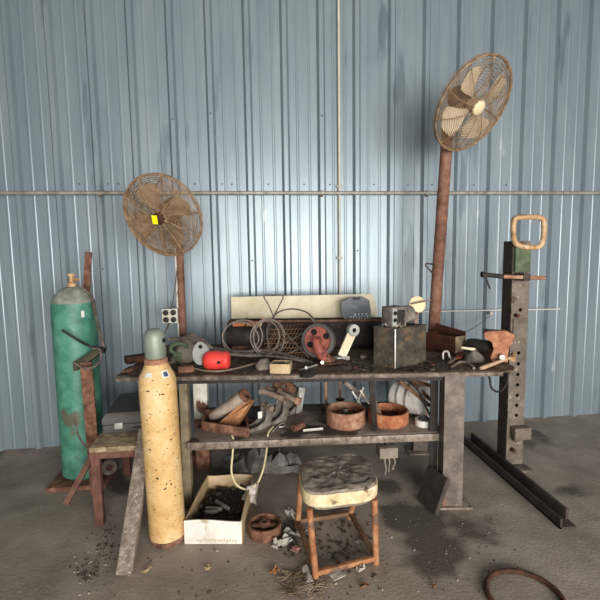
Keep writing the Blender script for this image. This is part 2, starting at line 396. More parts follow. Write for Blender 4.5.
# left fan
Cl = W(161.8, 216.5, 2.95); n = (R*-.47+U*-.30+view_dir(Cl)*.83).normalized()
YP = 3.25
pb = Z(183.5, 349.5, TZ); pt_ = W(178.5, 222, pb.y)
Rl = 42.0*mpp(Cl)
t = thing('bench_fan', 'smaller rusty pedestal fan with a yellow tag on its hub, left end of bench', 'fan', pb, 'rusty cage fans on poles')
M = fan(t, Cl, n, Rl, .04, .35, 4, M_blade2, (pb, pt_), .029, M_rustpole, M_rustd, ring_n=24, wr=.0022, bw=.55)
lab(MB().box((.036, .056, .003), basis(Cl+n*.062+R*-.012, n, R)).build('tag', M_yel, t), 'small bright yellow label')
d = (pt_-pb).normalized()
lab(MB().bar(pb+V((-.030, -.014, .06)), pt_+V((-.030, -.014, -.1)), .012, .012, V((1, 0, 0)), .003).build('paint_strip', M_peel, t), 'flaking white paint down the pole')
# right fan
Cr = W(474, 105.5, 3.1); n = (R*.65+U*-.33+view_dir(Cr)*.68).normalized()
pb = Z(432.8, 343.5, TZ); pt_ = W(448.5, 118, pb.y-.02)
Rr_ = 46.5*mpp(Cr)
t = thing('bench_fan', 'larger tan pedestal fan high on a thick brown pole, right end of bench', 'fan', pb, 'rusty cage fans on poles')
M = fan(t, Cr, n, Rr_, .05, .75, 4, M_blade, (pb, pt_), .045, M_rustpole, M_cream, ring_n=22, wr=.0020, blade_r=.84, bw=.66)
p = W(434, 268, pb.y-.03)
MB().tube([p+V((-.0, 0, .03)), p+V((-.07, 0, .035)), p+V((-.07, 0, .02)), p+V((-.01, 0, -.04))], .006, 6).build('cord_hook', M_rustd, t)

# quad outlet on the left pole
p = W(170.5, 315.5, 3.52)
t = thing('outlet_box', 'cream four-socket outlet box beside the left fan pole', 'outlet', p-V((0, 0, .05)))
MB().box((.12, .06, .115), Matrix.Translation(p), .006).build('box', M_grey, t)
MB().box((.115, .006, .108), Matrix.Translation(p+V((0, -.033, 0))), .002).build('cover_plate', M_cond, t)
for sx in (-1, 1):
    for sz in (-1, 1):
        MB().lathe([(0, 0), (.022, 0), (.022, .006), (.018, .008), (0, .008)], basis(p+V((sx*.028, -.035, sz*.027)), (0, -1, 0)), 14).build('socket', M_black, t)
# support arm + cord
tag(MB().tube(crv([W(177, 270, 3.5), W(174, 295, 3.48), W(171, 309, 3.47)], 6), .005, 6).build('power_cord', M_hose), 'thin dark cord dropping to the four-socket outlet box', 'cord')
tag(MB().tube(crv([W(169, 323, 3.46), W(164, 335, 3.4), W(161, 341, 3.3), Z(166, 352, TZ+.006)], 6), .006, 6).build('power_cord', M_hose), 'short dark cord hanging below the four-socket outlet box', 'cord')

# ------------------------------------------------------------------ yellow gas cylinder
def rz(py, Y, px_=158): return W(px_, py, Y).z
cx, cy = W(164, 470, 2.47).x+.004, 2.47
t = thing('gas_cylinder', 'tall rusty yellow gas cylinder with a grey cap standing before the bench', 'gas cylinder', (cx, cy, 0))
zs = rz(382, 2.42); zn = rz(360, 2.45); zt = rz(328, 2.47)
Mt = Matrix.Translation((cx, cy, 0)); r0 = .1
MB().lathe([(0, .004), (.075, 0), (.094, .012), (r0, .04), (r0, zs-.05), (r0*.99, zs), (.092, zs+.03), (.076, zs+.058), (.057, zn-.012), (.05, zn), (0, zn)], Mt, 40).build('body', M_cyl, t)
MB().lathe([(.052, zn-.024), (.062, zn-.02), (.062, zn+.005), (.05, zn+.012), (0, zn+.012)], Mt, 28).build('neck_ring', M_ring, t)
cap = MB().lathe([(.050, zn+.004), (.056, zn+.02), (.057, zt-.06), (.054, zt-.035), (.044, zt-.014), (.026, zt-.003), (0, zt)], Mt, 32).build('cap', M_cap, t)
hp = V((cx, cy, 0))+V((.052, -.022, zt-.065))
MB().lathe([(0, -.004), (.013, -.004), (.013, .004), (0, .004)], basis(hp, V((.9, -.4, 0))), 12).build('vent_hole', M_hole, cap)
def wrap(cx, cy, r, a0, a1, z0, z1, th=.002, rtop=None, n=6):
    b = MB(); rt = rtop or r
    rings = []
    for i in range(n+1):
        a = math.radians(a0+(a1-a0)*i/n)
        c_, s_ = math.cos(a), math.sin(a)
        rings.append([V((cx+r*c_, cy+r*s_, z0)), V((cx+(r+th)*c_, cy+(r+th)*s_, z0)), V((cx+(rt+th)*c_, cy+(rt+th)*s_, z1)), V((cx+rt*c_, cy+rt*s_, z1))])
    return b.loft(rings)
lab(MB().lathe([(r0-.02, .003), (r0-.006, .012), (r0+.0012, .03), (r0+.0012, .045), (r0-.002, .05)], Mt, 40).rough(.0015, 30).build('base_rim', M_rust, t), 'rusted bottom rim')
lab(wrap(cx, cy, .0935, -62, -35, zs+.028, zs+.062, .003, .074).build('label_sticker', M_white, t), 'pale label on the shoulder')
lab(wrap(cx, cy, .0935, -56, -42, zs+.034, zs+.056, .0045, .080).build('label_sticker', M_navy, t), 'dark square printed on the label')
lab(wrap(cx, cy, .0935, -120, -95, zs+.036, zs+.06, .003, .076).build('label_sticker', M_white, t), 'torn white label on the shoulder')
# scribbled black marks
rn = random.Random(3)
for k in range(16):
    a = -90+rn.uniform(-55, 55); z = zs-.02-rn.random()*.62; w_ = rn.uniform(4, 13)
    wrap(cx, cy, r0-.0005, a, a+w_, z, z+rn.uniform(.004, .009), .0012).rough(.006, 60, k).build('scratch_mark', M_dark, t) if k < 14 else None

t.rotation_euler.y = -.017
# leaning post
p0 = V((-.655, 2.185, 0)); p1 = V((-.632, 2.70, .545))
b = MB().bar(p0+V((0, .0, .0)), p1, .078, .05, V((1, 0, 0)), .004)
b.rough(.004, 9); o = b.build('timber_post', M_wood); tag(o, 'grey weathered timber post leaning back on the low table', 'post')
o.location.z += -o.location.z+.0

# ------------------------------------------------------------------ low table, case, cart, green cylinder
TT = .49
t = thing('low_table', 'low rusty steel table with a rough wooden top at the left', 'table', (-.65, 2.93, 0))
tx0, tx1, ty0, ty1 = -.955, -.49, 2.66, 3.34
b = MB(); b.box((tx1-tx0, ty1-ty0, .03), Matrix.Translation(((tx0+tx1)/2, (ty0+ty1)/2, TT-.015)), .004)
b.rough(.006, 14); b.build('table_top', M_tabletop, t)
for x in (tx0+.03, tx1-.03):
    for y in (ty0+.025, ty1-.03):
        MB().box((.05, .045, TT-.03), Matrix.Translation((x, y, (TT-.03)/2)), .004).build('leg', M_tableleg, t)
MB().box((tx1-tx0, .03, .04), Matrix.Translation(((tx0+tx1)/2, ty0+.02, TT-.052))).build('apron', M_tableleg, t)
MB().box((tx1-tx0, .03, .04), Matrix.Translation(((tx0+tx1)/2, ty1-.02, TT-.052))).build('apron', M_tableleg, t)
MB().box((.03, ty1-ty0, .04), Matrix.Translation((tx0+.02, (ty0+ty1)/2, TT-.052))).build('apron', M_tableleg, t)
# case
cp = V((-.71, 3.105, TT)); ca = math.radians(3)
Mc = rotz(cp, ca)
t = thing('tool_case', 'black dusty plastic tool case lying on the low wooden table', 'case', cp)
MB().box((.48, .46, .055), Mc @ Matrix.Translation((0, 0, .0285)), .012).build('lower_shell', M_case, t)
b = MB(); b.loft([[Mc @ V((sx*w_/2, sy*d_/2, z_)) for sx, sy in ((-1, -1), (1, -1), (1, 1), (-1, 1))] for w_, d_, z_ in ((.48, .46, .059), (.48, .46, .095), (.44, .42, .124), (.435, .415, .126))])
b.build('lid', M_case, t)
for x in (-.14, .14):
    lt = MB().box((.05, .014, .04), Mc @ Matrix.Translation((x, -.235, .05)), .004).build('latch', M_grey, t)
MB().tube([Mc @ V(q) for q in ((-.05, -.228, .03), (-.05, -.252, .03), (.05, -.252, .03), (.05, -.228, .03))], .008, 8).build('handle', M_case, t)

gx, gy = W(73, 300, 3.3).x, 3.3
t = thing('gas_cylinder', 'green gas cylinder with a brass valve chained to a rusty cart, far left', 'gas cylinder', (gx, gy, 0))
gr = .145; zsh = W(90, 306, 3.2).z
Mg = Matrix.Translation((gx, gy, .03))
MB().lathe([(0, 0), (.11, 0), (gr, .03), (gr, zsh-.05), (gr*.97, zsh-.01), (0, zsh-.009)], Mg, 40).build('body', M_green, t)
lab(MB().lathe([(gr*.975, zsh-.03), (gr*.96, zsh-.005), (.125, zsh+.035), (.085, zsh+.075), (.045, zsh+.095), (.03, zsh+.10), (0, zsh+.10)], Mg, 36).build('shoulder', M_greenl, t), 'pale worn shoulder')
MB().lathe([(.03, zsh+.09), (.03, zsh+.125), (.018, zsh+.13), (.018, zsh+.17), (.028, zsh+.172), (.028, zsh+.19), (0, zsh+.192)], Mg, 16).build('valve', M_gold, t)
MB().tube([Mg @ V((0, 0, zsh+.15)), Mg @ V((.05, -.02, zsh+.15))], .011, 10).build('valve_outlet', M_gold, t)
lab(wrap(gx, gy, gr-.001, -52, -44, zsh-.075, zsh-.03, .003).build('label_sticker', M_white, t), 'small white sticker')
# cart
kx = W(87, 400, 3.02)
t = thing('cylinder_cart', 'rusty cylinder cart of flat bars cradling the green gas cylinder', 'cart', (gx, 3.12, 0))
MB().bar(W(94.5, 452, 3.05)+V((0, 0, -.45)), W(86, 362, 3.05), .075, .02, V((1, 0, 0)), .003).build('upright', M_rust, t)
pA, pB = W(81, 292, 3.46), W(88.5, 252, 3.52)
MB().bar(V((pA.x-.1, pA.y-.0, .03)), pB, .05, .014, V((1, 0, 0)), .003).build('back_bar', M_rust, t)
b = MB(); q = [W(73, 372, 3.05), W(100, 353, 3.05), W(103, 349, 3.05), W(101, 346, 3.14), W(73, 362, 3.14)]
b.loft([[p_ for p_ in q], [p_+V((0, .10, -.012)) for p_ in q]]); lab(b.build('cradle_plate', M_tan, t), 'dusty tan cradle plate')
MB().tube(crv([W(62, 330, 3.06), W(78, 340, 3.06), W(90, 346, 3.04), W(104, 349, 3.08), W(104, 352, 3.2)], 8), .009, 8).build('strap', M_black, t)
MB().bar(W(101, 440, 2.98), W(66, 504, 2.80), .065, .035, V((0, 1, 0)), .003).build('brace', M_tableleg, t)
MB().bar(V((gx-.19, 3.28, .015)), V((gx+.2, 3.28, .015)), .34, .03, V((0, 1, 0)), .003).build('base_plate', M_rust, t)
wc = W(109, 467, 3.1); wc.z = max(wc.z, .056)
Mw = basis(wc, V((.35, -.93, 0)))
w_ = MB().lathe([(.02, -.015), (.05, -.017), (.056, 0), (.05, .017), (.02, .015)], Mw, 24, True).build('wheel', M_hose, t)
MB().lathe([(0, -.018), (.022, -.016), (.022, .016), (0, .018)], Mw, 16).build('wheel_hub', M_rustd, w_)
MB().bar(wc, V((gx+.12, 3.3, wc.z)), .02, .02).build('axle', M_rustd, t)
# gas hose of the green cylinder
tag(MB().tube(crv([W(82, 287, 3.24), W(92, 298, 3.22), W(95, 312, 3.16), W(99, 330, 3.08), W(104, 347, 3.04)], 8), .011, 8).build('gas_hose', M_hose), 'dark hose running down the side of the green gas cylinder', 'hose')
tag(MB().tube(crv([W(73, 362, 2.99), W(84, 368, 2.98), W(95, 366, 2.98), W(101, 358, 2.99), W(99, 349, 3.0), W(92, 349, 3.0)], 8), .007, 8).build('gas_hose', M_hose), 'loop of dark hose hung at the tan cradle plate', 'hose')
tag(MB().tube(crv([W(74, 418, 2.93), W(79, 437, 2.92), W(88, 449, 2.9), W(92, 452, 2.9)], 8), .007, 8).build('gas_hose', M_hose), 'dark hose hanging low across the green cylinder to the table', 'hose')
# ------------------------------------------------------------------ things on the bench top
def on(px_, py_, dz=0): return Z(px_, py_, TZ)+V((0, 0, dz))
# back: cream board, trough
t0_, t1_ = W(231, 297, 3.68), W(373, 294, 3.55)
b = MB(); q = [V((t0_.x, t0_.y-.05, TZ)), V((t1_.x+.035, t1_.y-.05, TZ)), t1_+V((.03, 0, -.09)), t1_, t0_, ]
b.loft([q, [p_+V((.0, .018, .0)) for p_ in q]]); o = b.build('cream_board', M_board); tag(o, 'long cream painted board standing on edge at the back of the bench', 'board')
# long trough
t = thing('sheet_trough', 'long dark rusty sheet metal trough along the back of the bench', 'trough', B(1.05, .68, TZ))
b = MB(); xs = (W(229, 335, 3.44).x, W(386, 335, 3.3).x)
L0 = V((xs[0], 3.47, TZ)); L1 = V((xs[1], 3.31, TZ)); dl = (L1-L0).normalized(); dn = V((-dl.y, dl.x, 0))
ht = W(300, 321, 3.36).z-TZ
def trough_sec(o): return [o+dn*a+V((0, 0, z)) for a, z in ((-.035, ht), (-.05, ht*.45), (-.03, .03), (-.0, .004), (.09, .004), (.11, .03), (.115, ht), (.108, ht), (.102, .034), (.085, .012), (.002, .012), (-.02, .034), (-.042, ht*.45), (-.028, ht))]
b.loft([trough_sec(L0+dl*i*(L1-L0).length/12) for i in range(13)]); b.rough(.004, 5); b.build('body', mat('blackened_sheet', ['171310', '2c2420', '4b3b30'], 9, .8, .05, .35), t)
b = MB().bar(L0-dn*.036+V((0, 0, ht)), L1-dn*.036+V((0, 0, ht)), .016, .012, V((0, 0, 1)), .002); b.build('front_lip', M_rust, t)
for o_ in (L0, L1):
    b = MB(); b.loft([[o_+dn*a+V((0, 0, z))-dl*.004 for a, z in ((-.035, ht), (-.05, ht*.45), (-.03, .03), (0, .004), (.09, .004), (.11, .03), (.115, ht))], [o_+dn*a+V((0, 0, z))+dl*.004 for a, z in ((-.035, ht), (-.05, ht*.45), (-.03, .03), (0, .004), (.09, .004), (.11, .03), (.115, ht))]])
    b.build('end_plate', M_tin, t)
# black drum lying in front of trough
dc0, dc1 = W(228, 336, 3.30), W(266, 335, 3.25)
t = thing('steel_drum', 'short black steel drum lying at the left of the wire rack', 'drum', V((dc0.x, dc0.y, TZ)))
ax = (dc1-dc0)
rr = .076; dz_ = TZ+rr-((dc0.z+dc1.z)/2)
dz_ = 0
Mx = basis(dc0, ax); l_ = ax.length
MB().lathe([(0, 0), (rr*.9, 0), (rr, .012), (rr, l_*.5), (rr*1.02, l_*.52), (rr, l_*.54), (rr, l_-.012), (rr*.9, l_), (0, l_)], Mx, 30).build('body', M_dark, t)
for k in range(2):
    MB().box((.09, .05, .03), Matrix.Translation(dc0.lerp(dc1, .3+.35*k)+V((0, .0, rr+.012))), .004).build('saddle', M_rusto, t)
MB().box((l_*.8, .10, max(.02, dc0.z-rr-TZ+.012)), Matrix.Translation((dc0.lerp(dc1, .5).x, dc0.lerp(dc1, .5).y, TZ+max(.02, dc0.z-rr-TZ+.012)/2)), .004).build('cradle', M_rustd, t)
# wire rack
t = thing('wire_rack', 'rusty wire rack tilted back against the trough behind the cable coil', 'rack', on(290, 358))
qa, qb, qc, qd = W(262, 357, 3.13), W(314, 357, 3.08), W(318, 324, 3.26), W(268, 325, 3.31)
qa.z = qb.z = TZ+.006
b = MB()
b.tube([qa, qb, qc, qd], .006, 6, True); b.build('frame', M_rustd, t)
b = MB()
for i in range(1, 14):
    u = i/14; b.tube([qa.lerp(qb, max(0, u-.18)), qd.lerp(qc, min(1, u+.12))], .0024, 5)
for i in range(1, 7):
    v = i/7
    s_, e_ = qa.lerp(qd, v), qb.lerp(qc, v); b.tube([s_+V((0, -.004, 0)), e_+V((0, -.004, 0))], .0028, 5)
b.build('wire_grid', M_strut, t)
b = MB(); b.tube([qa.lerp(qd, .1), qb.lerp(qc, .95)], .005, 6); b.tube([qa.lerp(qb, .35), qb.lerp(qc, .5)], .005, 6); b.tube([qd.lerp(qc, .2)+V((0, -.01, 0)), qa.lerp(qb, .9)+V((0, -.01, 0))], .005, 6); b.build('cross_wire', M_cable, t)
# cable coil
b = MB(); pts = []
for (cx_, cy_, rx, ry, yy, ph, n_) in ((240, 338, 18, 16, 3.14, 0, 18), (243, 337, 20, 17, 3.13, 0, 18), (266, 337, 13, 17, 3.10, 0, 18), (269, 337, 15, 17, 3.11, 0, 18), (268, 338, 17, 19, 3.09, 0, 18)):
    for i in range(n_):
        a = 2*PI*i/n_+PI*.6
        pts.append(W(cx_+rx*math.cos(a)*(1+.04*math.sin(3*a+cx_)), cy_+ry*math.sin(a), yy-.004*i/n_))
for p_ in pts: p_.z = max(p_.z, TZ+.008)
b.tube(crv(pts, 3), .0052, 6); o = b.build('cable_coil', M_cable); tag(o, 'big loose coil of thin grey brown cable in front of the trough', 'cable')
# arcs of cable over the board
pts = [W(270, 352, 3.02), W(267, 330, 3.12), W(276, 314, 3.22), W(290, 309, 3.28), W(306, 312, 3.22), W(316, 322, 3.10), W(322, 330, 3.03)]
tag(MB().tube(crv(pts, 8), .006, 8).build('black_cable', M_hose), 'dark cable arching in front of the cream board above the wire rack', 'cable')
pts = [W(277, 330, 3.2), W(274, 318, 3.3), W(268, 304, 3.40), W(264, 296.5, 3.46), W(272, 295, 3.47), W(283, 296, 3.46), W(279, 306, 3.40), W(273, 318, 3.3), W(268, 332, 3.18)]
tag(MB().tube(crv(pts, 6), .0045, 6).build('bent_wire', M_hose), 'thin bent wire crossing in an X over the top of the cream board', 'wire')
pts = [W(263, 318, 3.26), W(258, 333, 3.2)]
tag(MB().tube(pts, .008, 8).build('wooden_dowel', M_handle), 'short pale dowel upright in front of the black drum', 'dowel')
# long dark hose from cap to centre
pts = [W(165, 341, 2.50)+V((.015, .04, 0)), W(178, 338.5, 2.66), W(192, 337.5, 2.8), W(203, 340, 2.9), W(213, 349, 2.95), W(226, 353.5, 3.0), W(246, 355.5, 3.0), W(268, 356, 3.0), W(290, 358.5, 2.98), W(306, 362, 2.95)]
tag(MB().tube(crv(pts, 8), [.010]*(8*9+1), 8).build('rubber_hose', M_hose), 'long dark hose from the cylinder cap sagging across the bench top', 'hose')
pts = [W(186, 341, 2.95), W(203, 345, 3.05), W(222, 349.5, 3.1), W(243, 351.5, 3.1), W(262, 350, 3.1), W(285, 354.5, 3.05), on(312, 364, .012)]
tag(MB().tube(crv(pts, 8), .008, 8).build('rubber_hose', M_hose), 'second thinner hose lying behind the red plastic motor housing', 'hose')
# bent grey conduit
pts = [on(170, 360, .02), on(182, 366, .011), on(200, 371.5, .011), on(216, 373, .011), on(232, 371, .011), on(250, 366.5, .011), on(268, 361.5, .013)]
tag(MB().tube(crv(pts, 8), .0068, 10).build('bent_conduit', M_bolt), 'long bent grey conduit lying along the front edge of the bench', 'pipe')
# red motor housing
p = on(215, 373); t = thing('motor_housing', 'bright red plastic motor housing with a grey end cap on the bench', 'motor housing', p)
e0 = W(205, 361, p.y+.08); e1 = W(228, 359, p.y+.06); rr = .062
e0.z = TZ+rr+.002; e1.z = TZ+rr+.002
ax = (e1-e0).normalized(); Mx = basis(e0, ax, V((0, 0, 1))); l_ = (e1-e0).length
MB().lathe([(0, -.012), (rr*.55, -.010), (rr*.85, .006), (rr, .03), (rr, l_*.55), (rr*.93, l_*.8), (rr*.95, l_*.82), (rr*.9, l_), (rr*.6, l_+.012), (0, l_+.014)], Mx, 30).build('body', M_red, t)
MB().box((.02, .006, .018), Matrix.Translation(e0.lerp(e1, .62)+V((0, -rr+.001, -.0))), .002).build('slot', M_hole, t)
gcap = MB().prism([(.055*math.cos(a), .075*math.sin(a)) for a in [2*PI*i/16 for i in range(16)]], .03, basis(e0+V((-.02, .05, .035)), V((-.35, -.9, .25)), V((1, 0, 0)))).build('end_cap', M_grey, t)
MB().lathe([(0, 0), (.012, 0), (.012, .004), (0, .004)], basis(e0+V((-.026, .02, .085)), V((-.35, -.9, .25))), 12).build('bolt_hole', M_hole, gcap)
# canvas lump + green bracket
b = MB(); p = on(186, 358); 
hx = lambda u, v: V((0, 0, .17*math.sin(PI*min(1, max(0, u)))**.8*math.sin(PI*v)**.7+.02*noise.noise(V((u*5, v*5, 2)))))
b.sheet((on(168, 364, .008), on(206, 362, .008), p+V((.16, .14, .008)), p+V((-.08, .14, .008))), 14, 12, hx, .008)
tag(b.build('canvas_tarp', M_canvas), 'crumpled dusty canvas tarp at the left end of the bench', 'tarp')
p = on(178, 363, 0); 
t = thing('pipe_clamp', 'green painted metal pipe clamp beside the cylinder cap', 'clamp', p)
b = MB(); c0 = p+V((.01, .0, .10)); b.tube([c0+V((.055*math.cos(a), .0, .035*math.sin(a))) for a in [2*PI*i/14 for i in range(11)]], .014, 8); b.build('ring', M_olive, t)
MB().bar(c0+V((-.01, 0, -.03)), V((c0.x-.01, c0.y, TZ)), .05, .03, bev=.004).build('stem', M_olive, t)
# scrap heaps at left end of bench
def scrap(name, label, cat, pts, m, size, flat=.5, seed=1):
    return None
for i, (px_, py_, w_, h_, a_, m_, lb, nm) in enumerate(((138, 362, .16, .05, .5, M_rustd, 'dark rusty offcut plate on the far left tip of the bench', 'steel_offcut'), (130, 371, .10, .02, 1.2, M_rust, 'thin rusty strip near the left tip of the bench', 'steel_offcut'), (186, 372, .10, .04, .2, M_rust, 'small rusty block behind the shoulder of the yellow cylinder', 'steel_block'))):
    p = on(px_, py_); tag(MB().box((w_, w_*.5, h_), rotz(p+V((0, 0, h_/2)), a_), .004).rough(.008, 12, i).build(nm, m_), lb, 'scrap metal')
# wooden little box
p = on(282, 374); Mb = rotz(p+V((0, .06, 0)), math.radians(-14))
t = thing('wooden_box', 'small open cream wooden box near the bench front edge', 'box', p+V((0, .06, 0)))
for sx, sy, cxx, cyy in ((.125, .008, 0, -.05), (.125, .008, 0, .05), (.008, .1, -.0585, 0), (.008, .1, .0585, 0)):
    MB().box((sx, sy, .06), Mb @ Matrix.Translation((cxx, cyy, .03)), .002).build('side_panel', M_card, t)
MB().box((.11, .09, .006), Mb @ Matrix.Translation((0, 0, .003))).build('bottom_panel', M_board, t)
MB().box((.07, .012, .03), Mb @ Matrix.Translation((-.01, .0, .045)) @ Matrix.Rotation(.4, 4, 'Z'), .002).build('cross_piece', M_dark, t)
# crumpled pale lump left of box
p = on(264, 370); b = MB(); b.lathe([(0, 0), (.05, .0), (.055, .025), (.03, .05), (0, .055)], rotz(p+V((0, .04, 0)), 0), 14); b.rough(.02, 18, 4); tag(b.build('crumpled_rag', M_canvas), 'small crumpled rag left of the cream wooden box', 'rag')
# caster wheel
p = on(322, 368); t = thing('caster_wheel', 'big red spoked caster wheel with a curved rusty fork on the bench', 'caster', p)
wc = W(318.5, 340.5, 2.97); wn = V((-.42, -.88, .18)).normalized(); Mw = basis(wc, wn, V((0, 0, 1))); wr = 17.2*mpp(wc)
MB().lathe([(wr*.80, -.028), (wr*.97, -.026), (wr*1.0, -.01), (wr*1.0, .01), (wr*.97, .026), (wr*.80, .028)], Mw, 40, True).build('tyre', M_case, t)
b = MB(); b.lathe([(.0, .006), (wr*.80, .012), (wr*.82, .022), (wr*.84, .022), (wr*.84, -.022), (0, -.012)], Mw, 36); ds = b.build('wheel_disc', M_redp, t)
for k in range(4):
    a = .5+k*PI/2; MB().lathe([(0, .009), (.021, .009), (.021, .0155), (0, .0155)], Mw @ Matrix.Translation((wr*.55*math.cos(a), wr*.55*math.sin(a), 0)), 14).build('disc_hole', M_hole, ds)
MB().lathe([(0, .06), (.018, .06), (.028, .03), (.03, -.03), (0, -.03)], Mw, 16).build('hub', M_rust, t)
b = MB(); f0 = Mw @ V((0, 0, .055)); f2 = W(327, 360, wc.y-.05); f1 = W(320, 352, wc.y-.08)
b.tube(crv([f0+V((0, 0, .02)), f0, f1, f2], 6), [.03, .03, .029, .029, .028, .028, .028, .028, .03, .032, .034, .036, .036, .036, .036, .036, .036, .036, .036], 10); b.build('fork', M_redp, t)
pp = on(331, 364, .012); MB().box((.19, .13, .014), rotz(pp+V((0, .02, 0)), .25), .004).build('mount_plate', M_rustd, t)
MB().lathe([(0, .0), (.05, 0), (.055, .012), (.04, .03), (0, .03)], Matrix.Translation(pp+V((-.02, .02, .006))), 20).build('swivel', M_rust, t)
MB().lathe([(0, 0), (.012, 0), (.012, .012), (0, .012)], basis(on(322, 367, .03), V((0, -1, .2))), 6).build('bolt', M_steel, t)
# plug / bulb bits
p = on(304, 372); tag(MB().tube([on(300, 371, .006), on(317, 366, .008)], .006, 8).build('steel_rod', M_steel), 'short bright steel rod between the cream box and the caster fork', 'rod')
t = thing('spark_plug', 'small spark plug standing by the front edge near the caster', 'spark plug', on(306, 374))
pz = on(306, 374); MB().lathe([(0, 0), (.014, 0), (.016, .008), (.012, .02), (.012, .026), (0, .026)], Matrix.Translation(pz), 12).build('base', M_dark, t)
MB().lathe([(.007, .024), (.009, .03), (.007, .048), (0, .05)], Matrix.Translation(pz), 12).build('insulator', M_white, t)
b = MB(); b.lathe([(0, 0), (.045, 0), (.05, .012), (.03, .03), (0, .034)], Matrix.Translation(on(309, 378.5)+V((0, .06, 0))), 14); b.rough(.012, 20, 3); tag(b.build('grease_lump', M_dark), 'dark greasy lump at the front edge below the spark plug', 'lump')
# cream lever
p = on(345, 358); t = thing('machine_lever', 'cream painted flat machine lever with an eye standing behind the caster', 'lever', p)
a0 = W(352.5, 331.5, p.y-.06); a1 = W(341.5, 357, p.y-.06); a1.z = TZ+.03
MB().bar(a1, a0, .062, .03, V((1, 0, 0)), .008).build('arm', M_board, t)
M_ = basis(a0+V((.004, 0, .01)), V((.25, -1, .05)), V((0, 0, 1)))
MB().lathe([(.016, -.02), (.04, -.02), (.043, 0), (.04, .02), (.016, .02)], M_, 22, True).build('eye', M_grey, t)
MB().lathe([(0, -.012), (.0165, -.012), (.0165, .012), (0, .012)], M_, 16).build('bore', M_hole, t)
MB().box((.10, .06, .03), rotz(V((a1.x, a1.y+.0, TZ+.015)), .3), .008).build('foot', M_grey, t)
tag(MB().tube([on(352, 362, .006), W(327, 335, 3.06), W(310, 316.5, 3.3)][1:], .0055, 6).build('thin_stick', M_board), 'thin cream stick slanting down between caster and lever', 'stick')
# pouch on the board
t = thing('plastic_pouch', 'grey plastic pouch with faded white print hanging over the cream board', 'pouch', W(355, 320, 3.40))
b = MB(); q = [W(*c, 3.42) for c in ((341, 302), (350, 297.5), (362, 296.3), (369, 300), (371.5, 318), (360, 321.5), (345, 321.5), (341.5, 314))]
b.loft([[p_+V((0, -.012, 0)) for p_ in q], [p_+V((0, .016, 0)) for p_ in q]]); b.build('body', M_pouch, t)
MB().box((.055, .02, .012), Matrix.Translation(W(356.5, 298.5, 3.40)), .003).build('clip', M_black, t)
rn = random.Random(11)
for row, (y0, x0, x1, n_) in enumerate(((317, 351, 370, 8), (319.5, 347, 368, 8), (314.5, 355, 370, 5))):
    for i in range(n_):
        x = x0+(x1-x0)*i/(n_-1)
        MB().box((.006+.007*rn.random(), .001, .008+.006*rn.random()), Matrix.Translation(W(x, y0-.0*row-(x-350)*.04, 3.406)+V((0, 0, 0))) @ Matrix.Rotation(rn.uniform(-.4, .4), 4, 'Y')).build('printed_mark', M_mark, t)
b = MB()
for (xa, ya, xb, yb) in ((351, 305, 355, 309), (355, 309, 358, 305), (353, 306, 356, 306.5)):
    b.bar(W(xa, ya, 3.406), W(xb, yb, 3.406), .006, .001, V((0, 1, 0)))
b.build('printed_mark', M_mark, t)
# square can
p = on(395, 368.5); ca = math.radians(38)
ctop = W(395, 329, p.y).z-TZ; sL = .112; sR = .262
exL = V((-math.sin(math.radians(52)), math.cos(math.radians(52)), 0)); exR = V((math.cos(math.radians(22)), math.sin(math.radians(22)), 0))
exL = V((-exR.y, exR.x, 0)); exL = (exL*.80+V((-.45, 0, 0))).normalized()
def cq(a, b_, z): return p+exR*a*sR+exL*b_*sL*1.35+V((0, 0, z))
t = thing('square_tin', 'square grimy tin full of scrap standing near the bench front', 'tin', cq(.5, .5, 0))
tk = .02
b = MB(); o4 = ((0, 0), (1, 0), (1, 1), (0, 1)); i4 = ((tk, tk), (1-tk, tk), (1-tk, 1-tk), (tk, 1-tk))
b.loft([[cq(x, y, z) for x, y in q] for q, z in ((o4, 0), (o4, ctop), (i4, ctop), (i4, .02))]); b.build('body', M_tin, t)
lab(MB().bar(p+V((-.001, -.003, 0)), p+V((-.001, -.003, ctop)), .007, .007, bev=.001).build('corner_highlight', M_steel, t), 'bright highlight painted along the corner')  # thin bright bar painting the edge highlight of the tin
b = MB(); b.tube([cq(0, 0, ctop), cq(1, 0, ctop), cq(1, 1, ctop), cq(0, 1, ctop)], .0055, 6, True); b.build('rim', M_tin, t)
b = MB(); b.sheet((cq(.04, .04, ctop-.006), cq(.96, .04, ctop-.006), cq(.96, .96, ctop-.006), cq(.04, .96, ctop-.006)), 10, 10, lambda u, v: V((0, 0, .02*noise.noise(V((u*7, v*7, 5))))), .01)
tag(b.build('metal_filings', M_scrap), 'dark oily metal filings filling the square grimy tin', 'filings', None, 'stuff')
rn = random.Random(5); 
for k in range(9):
    q = cq(.05+.5*rn.random(), .05+.85*rn.random(), ctop+.012); d = V((rn.uniform(-1, 1), rn.uniform(-1, 1), .6)).normalized()*.025
    o = MB().tube([q-d*.6, q+d], .007, 6).build('loose_bolt', rn.choice((M_steel, M_bolt, M_rust))); tag(o, 'small loose bolt poking out of the square grimy tin', 'bolt', 'bolts in the square tin')
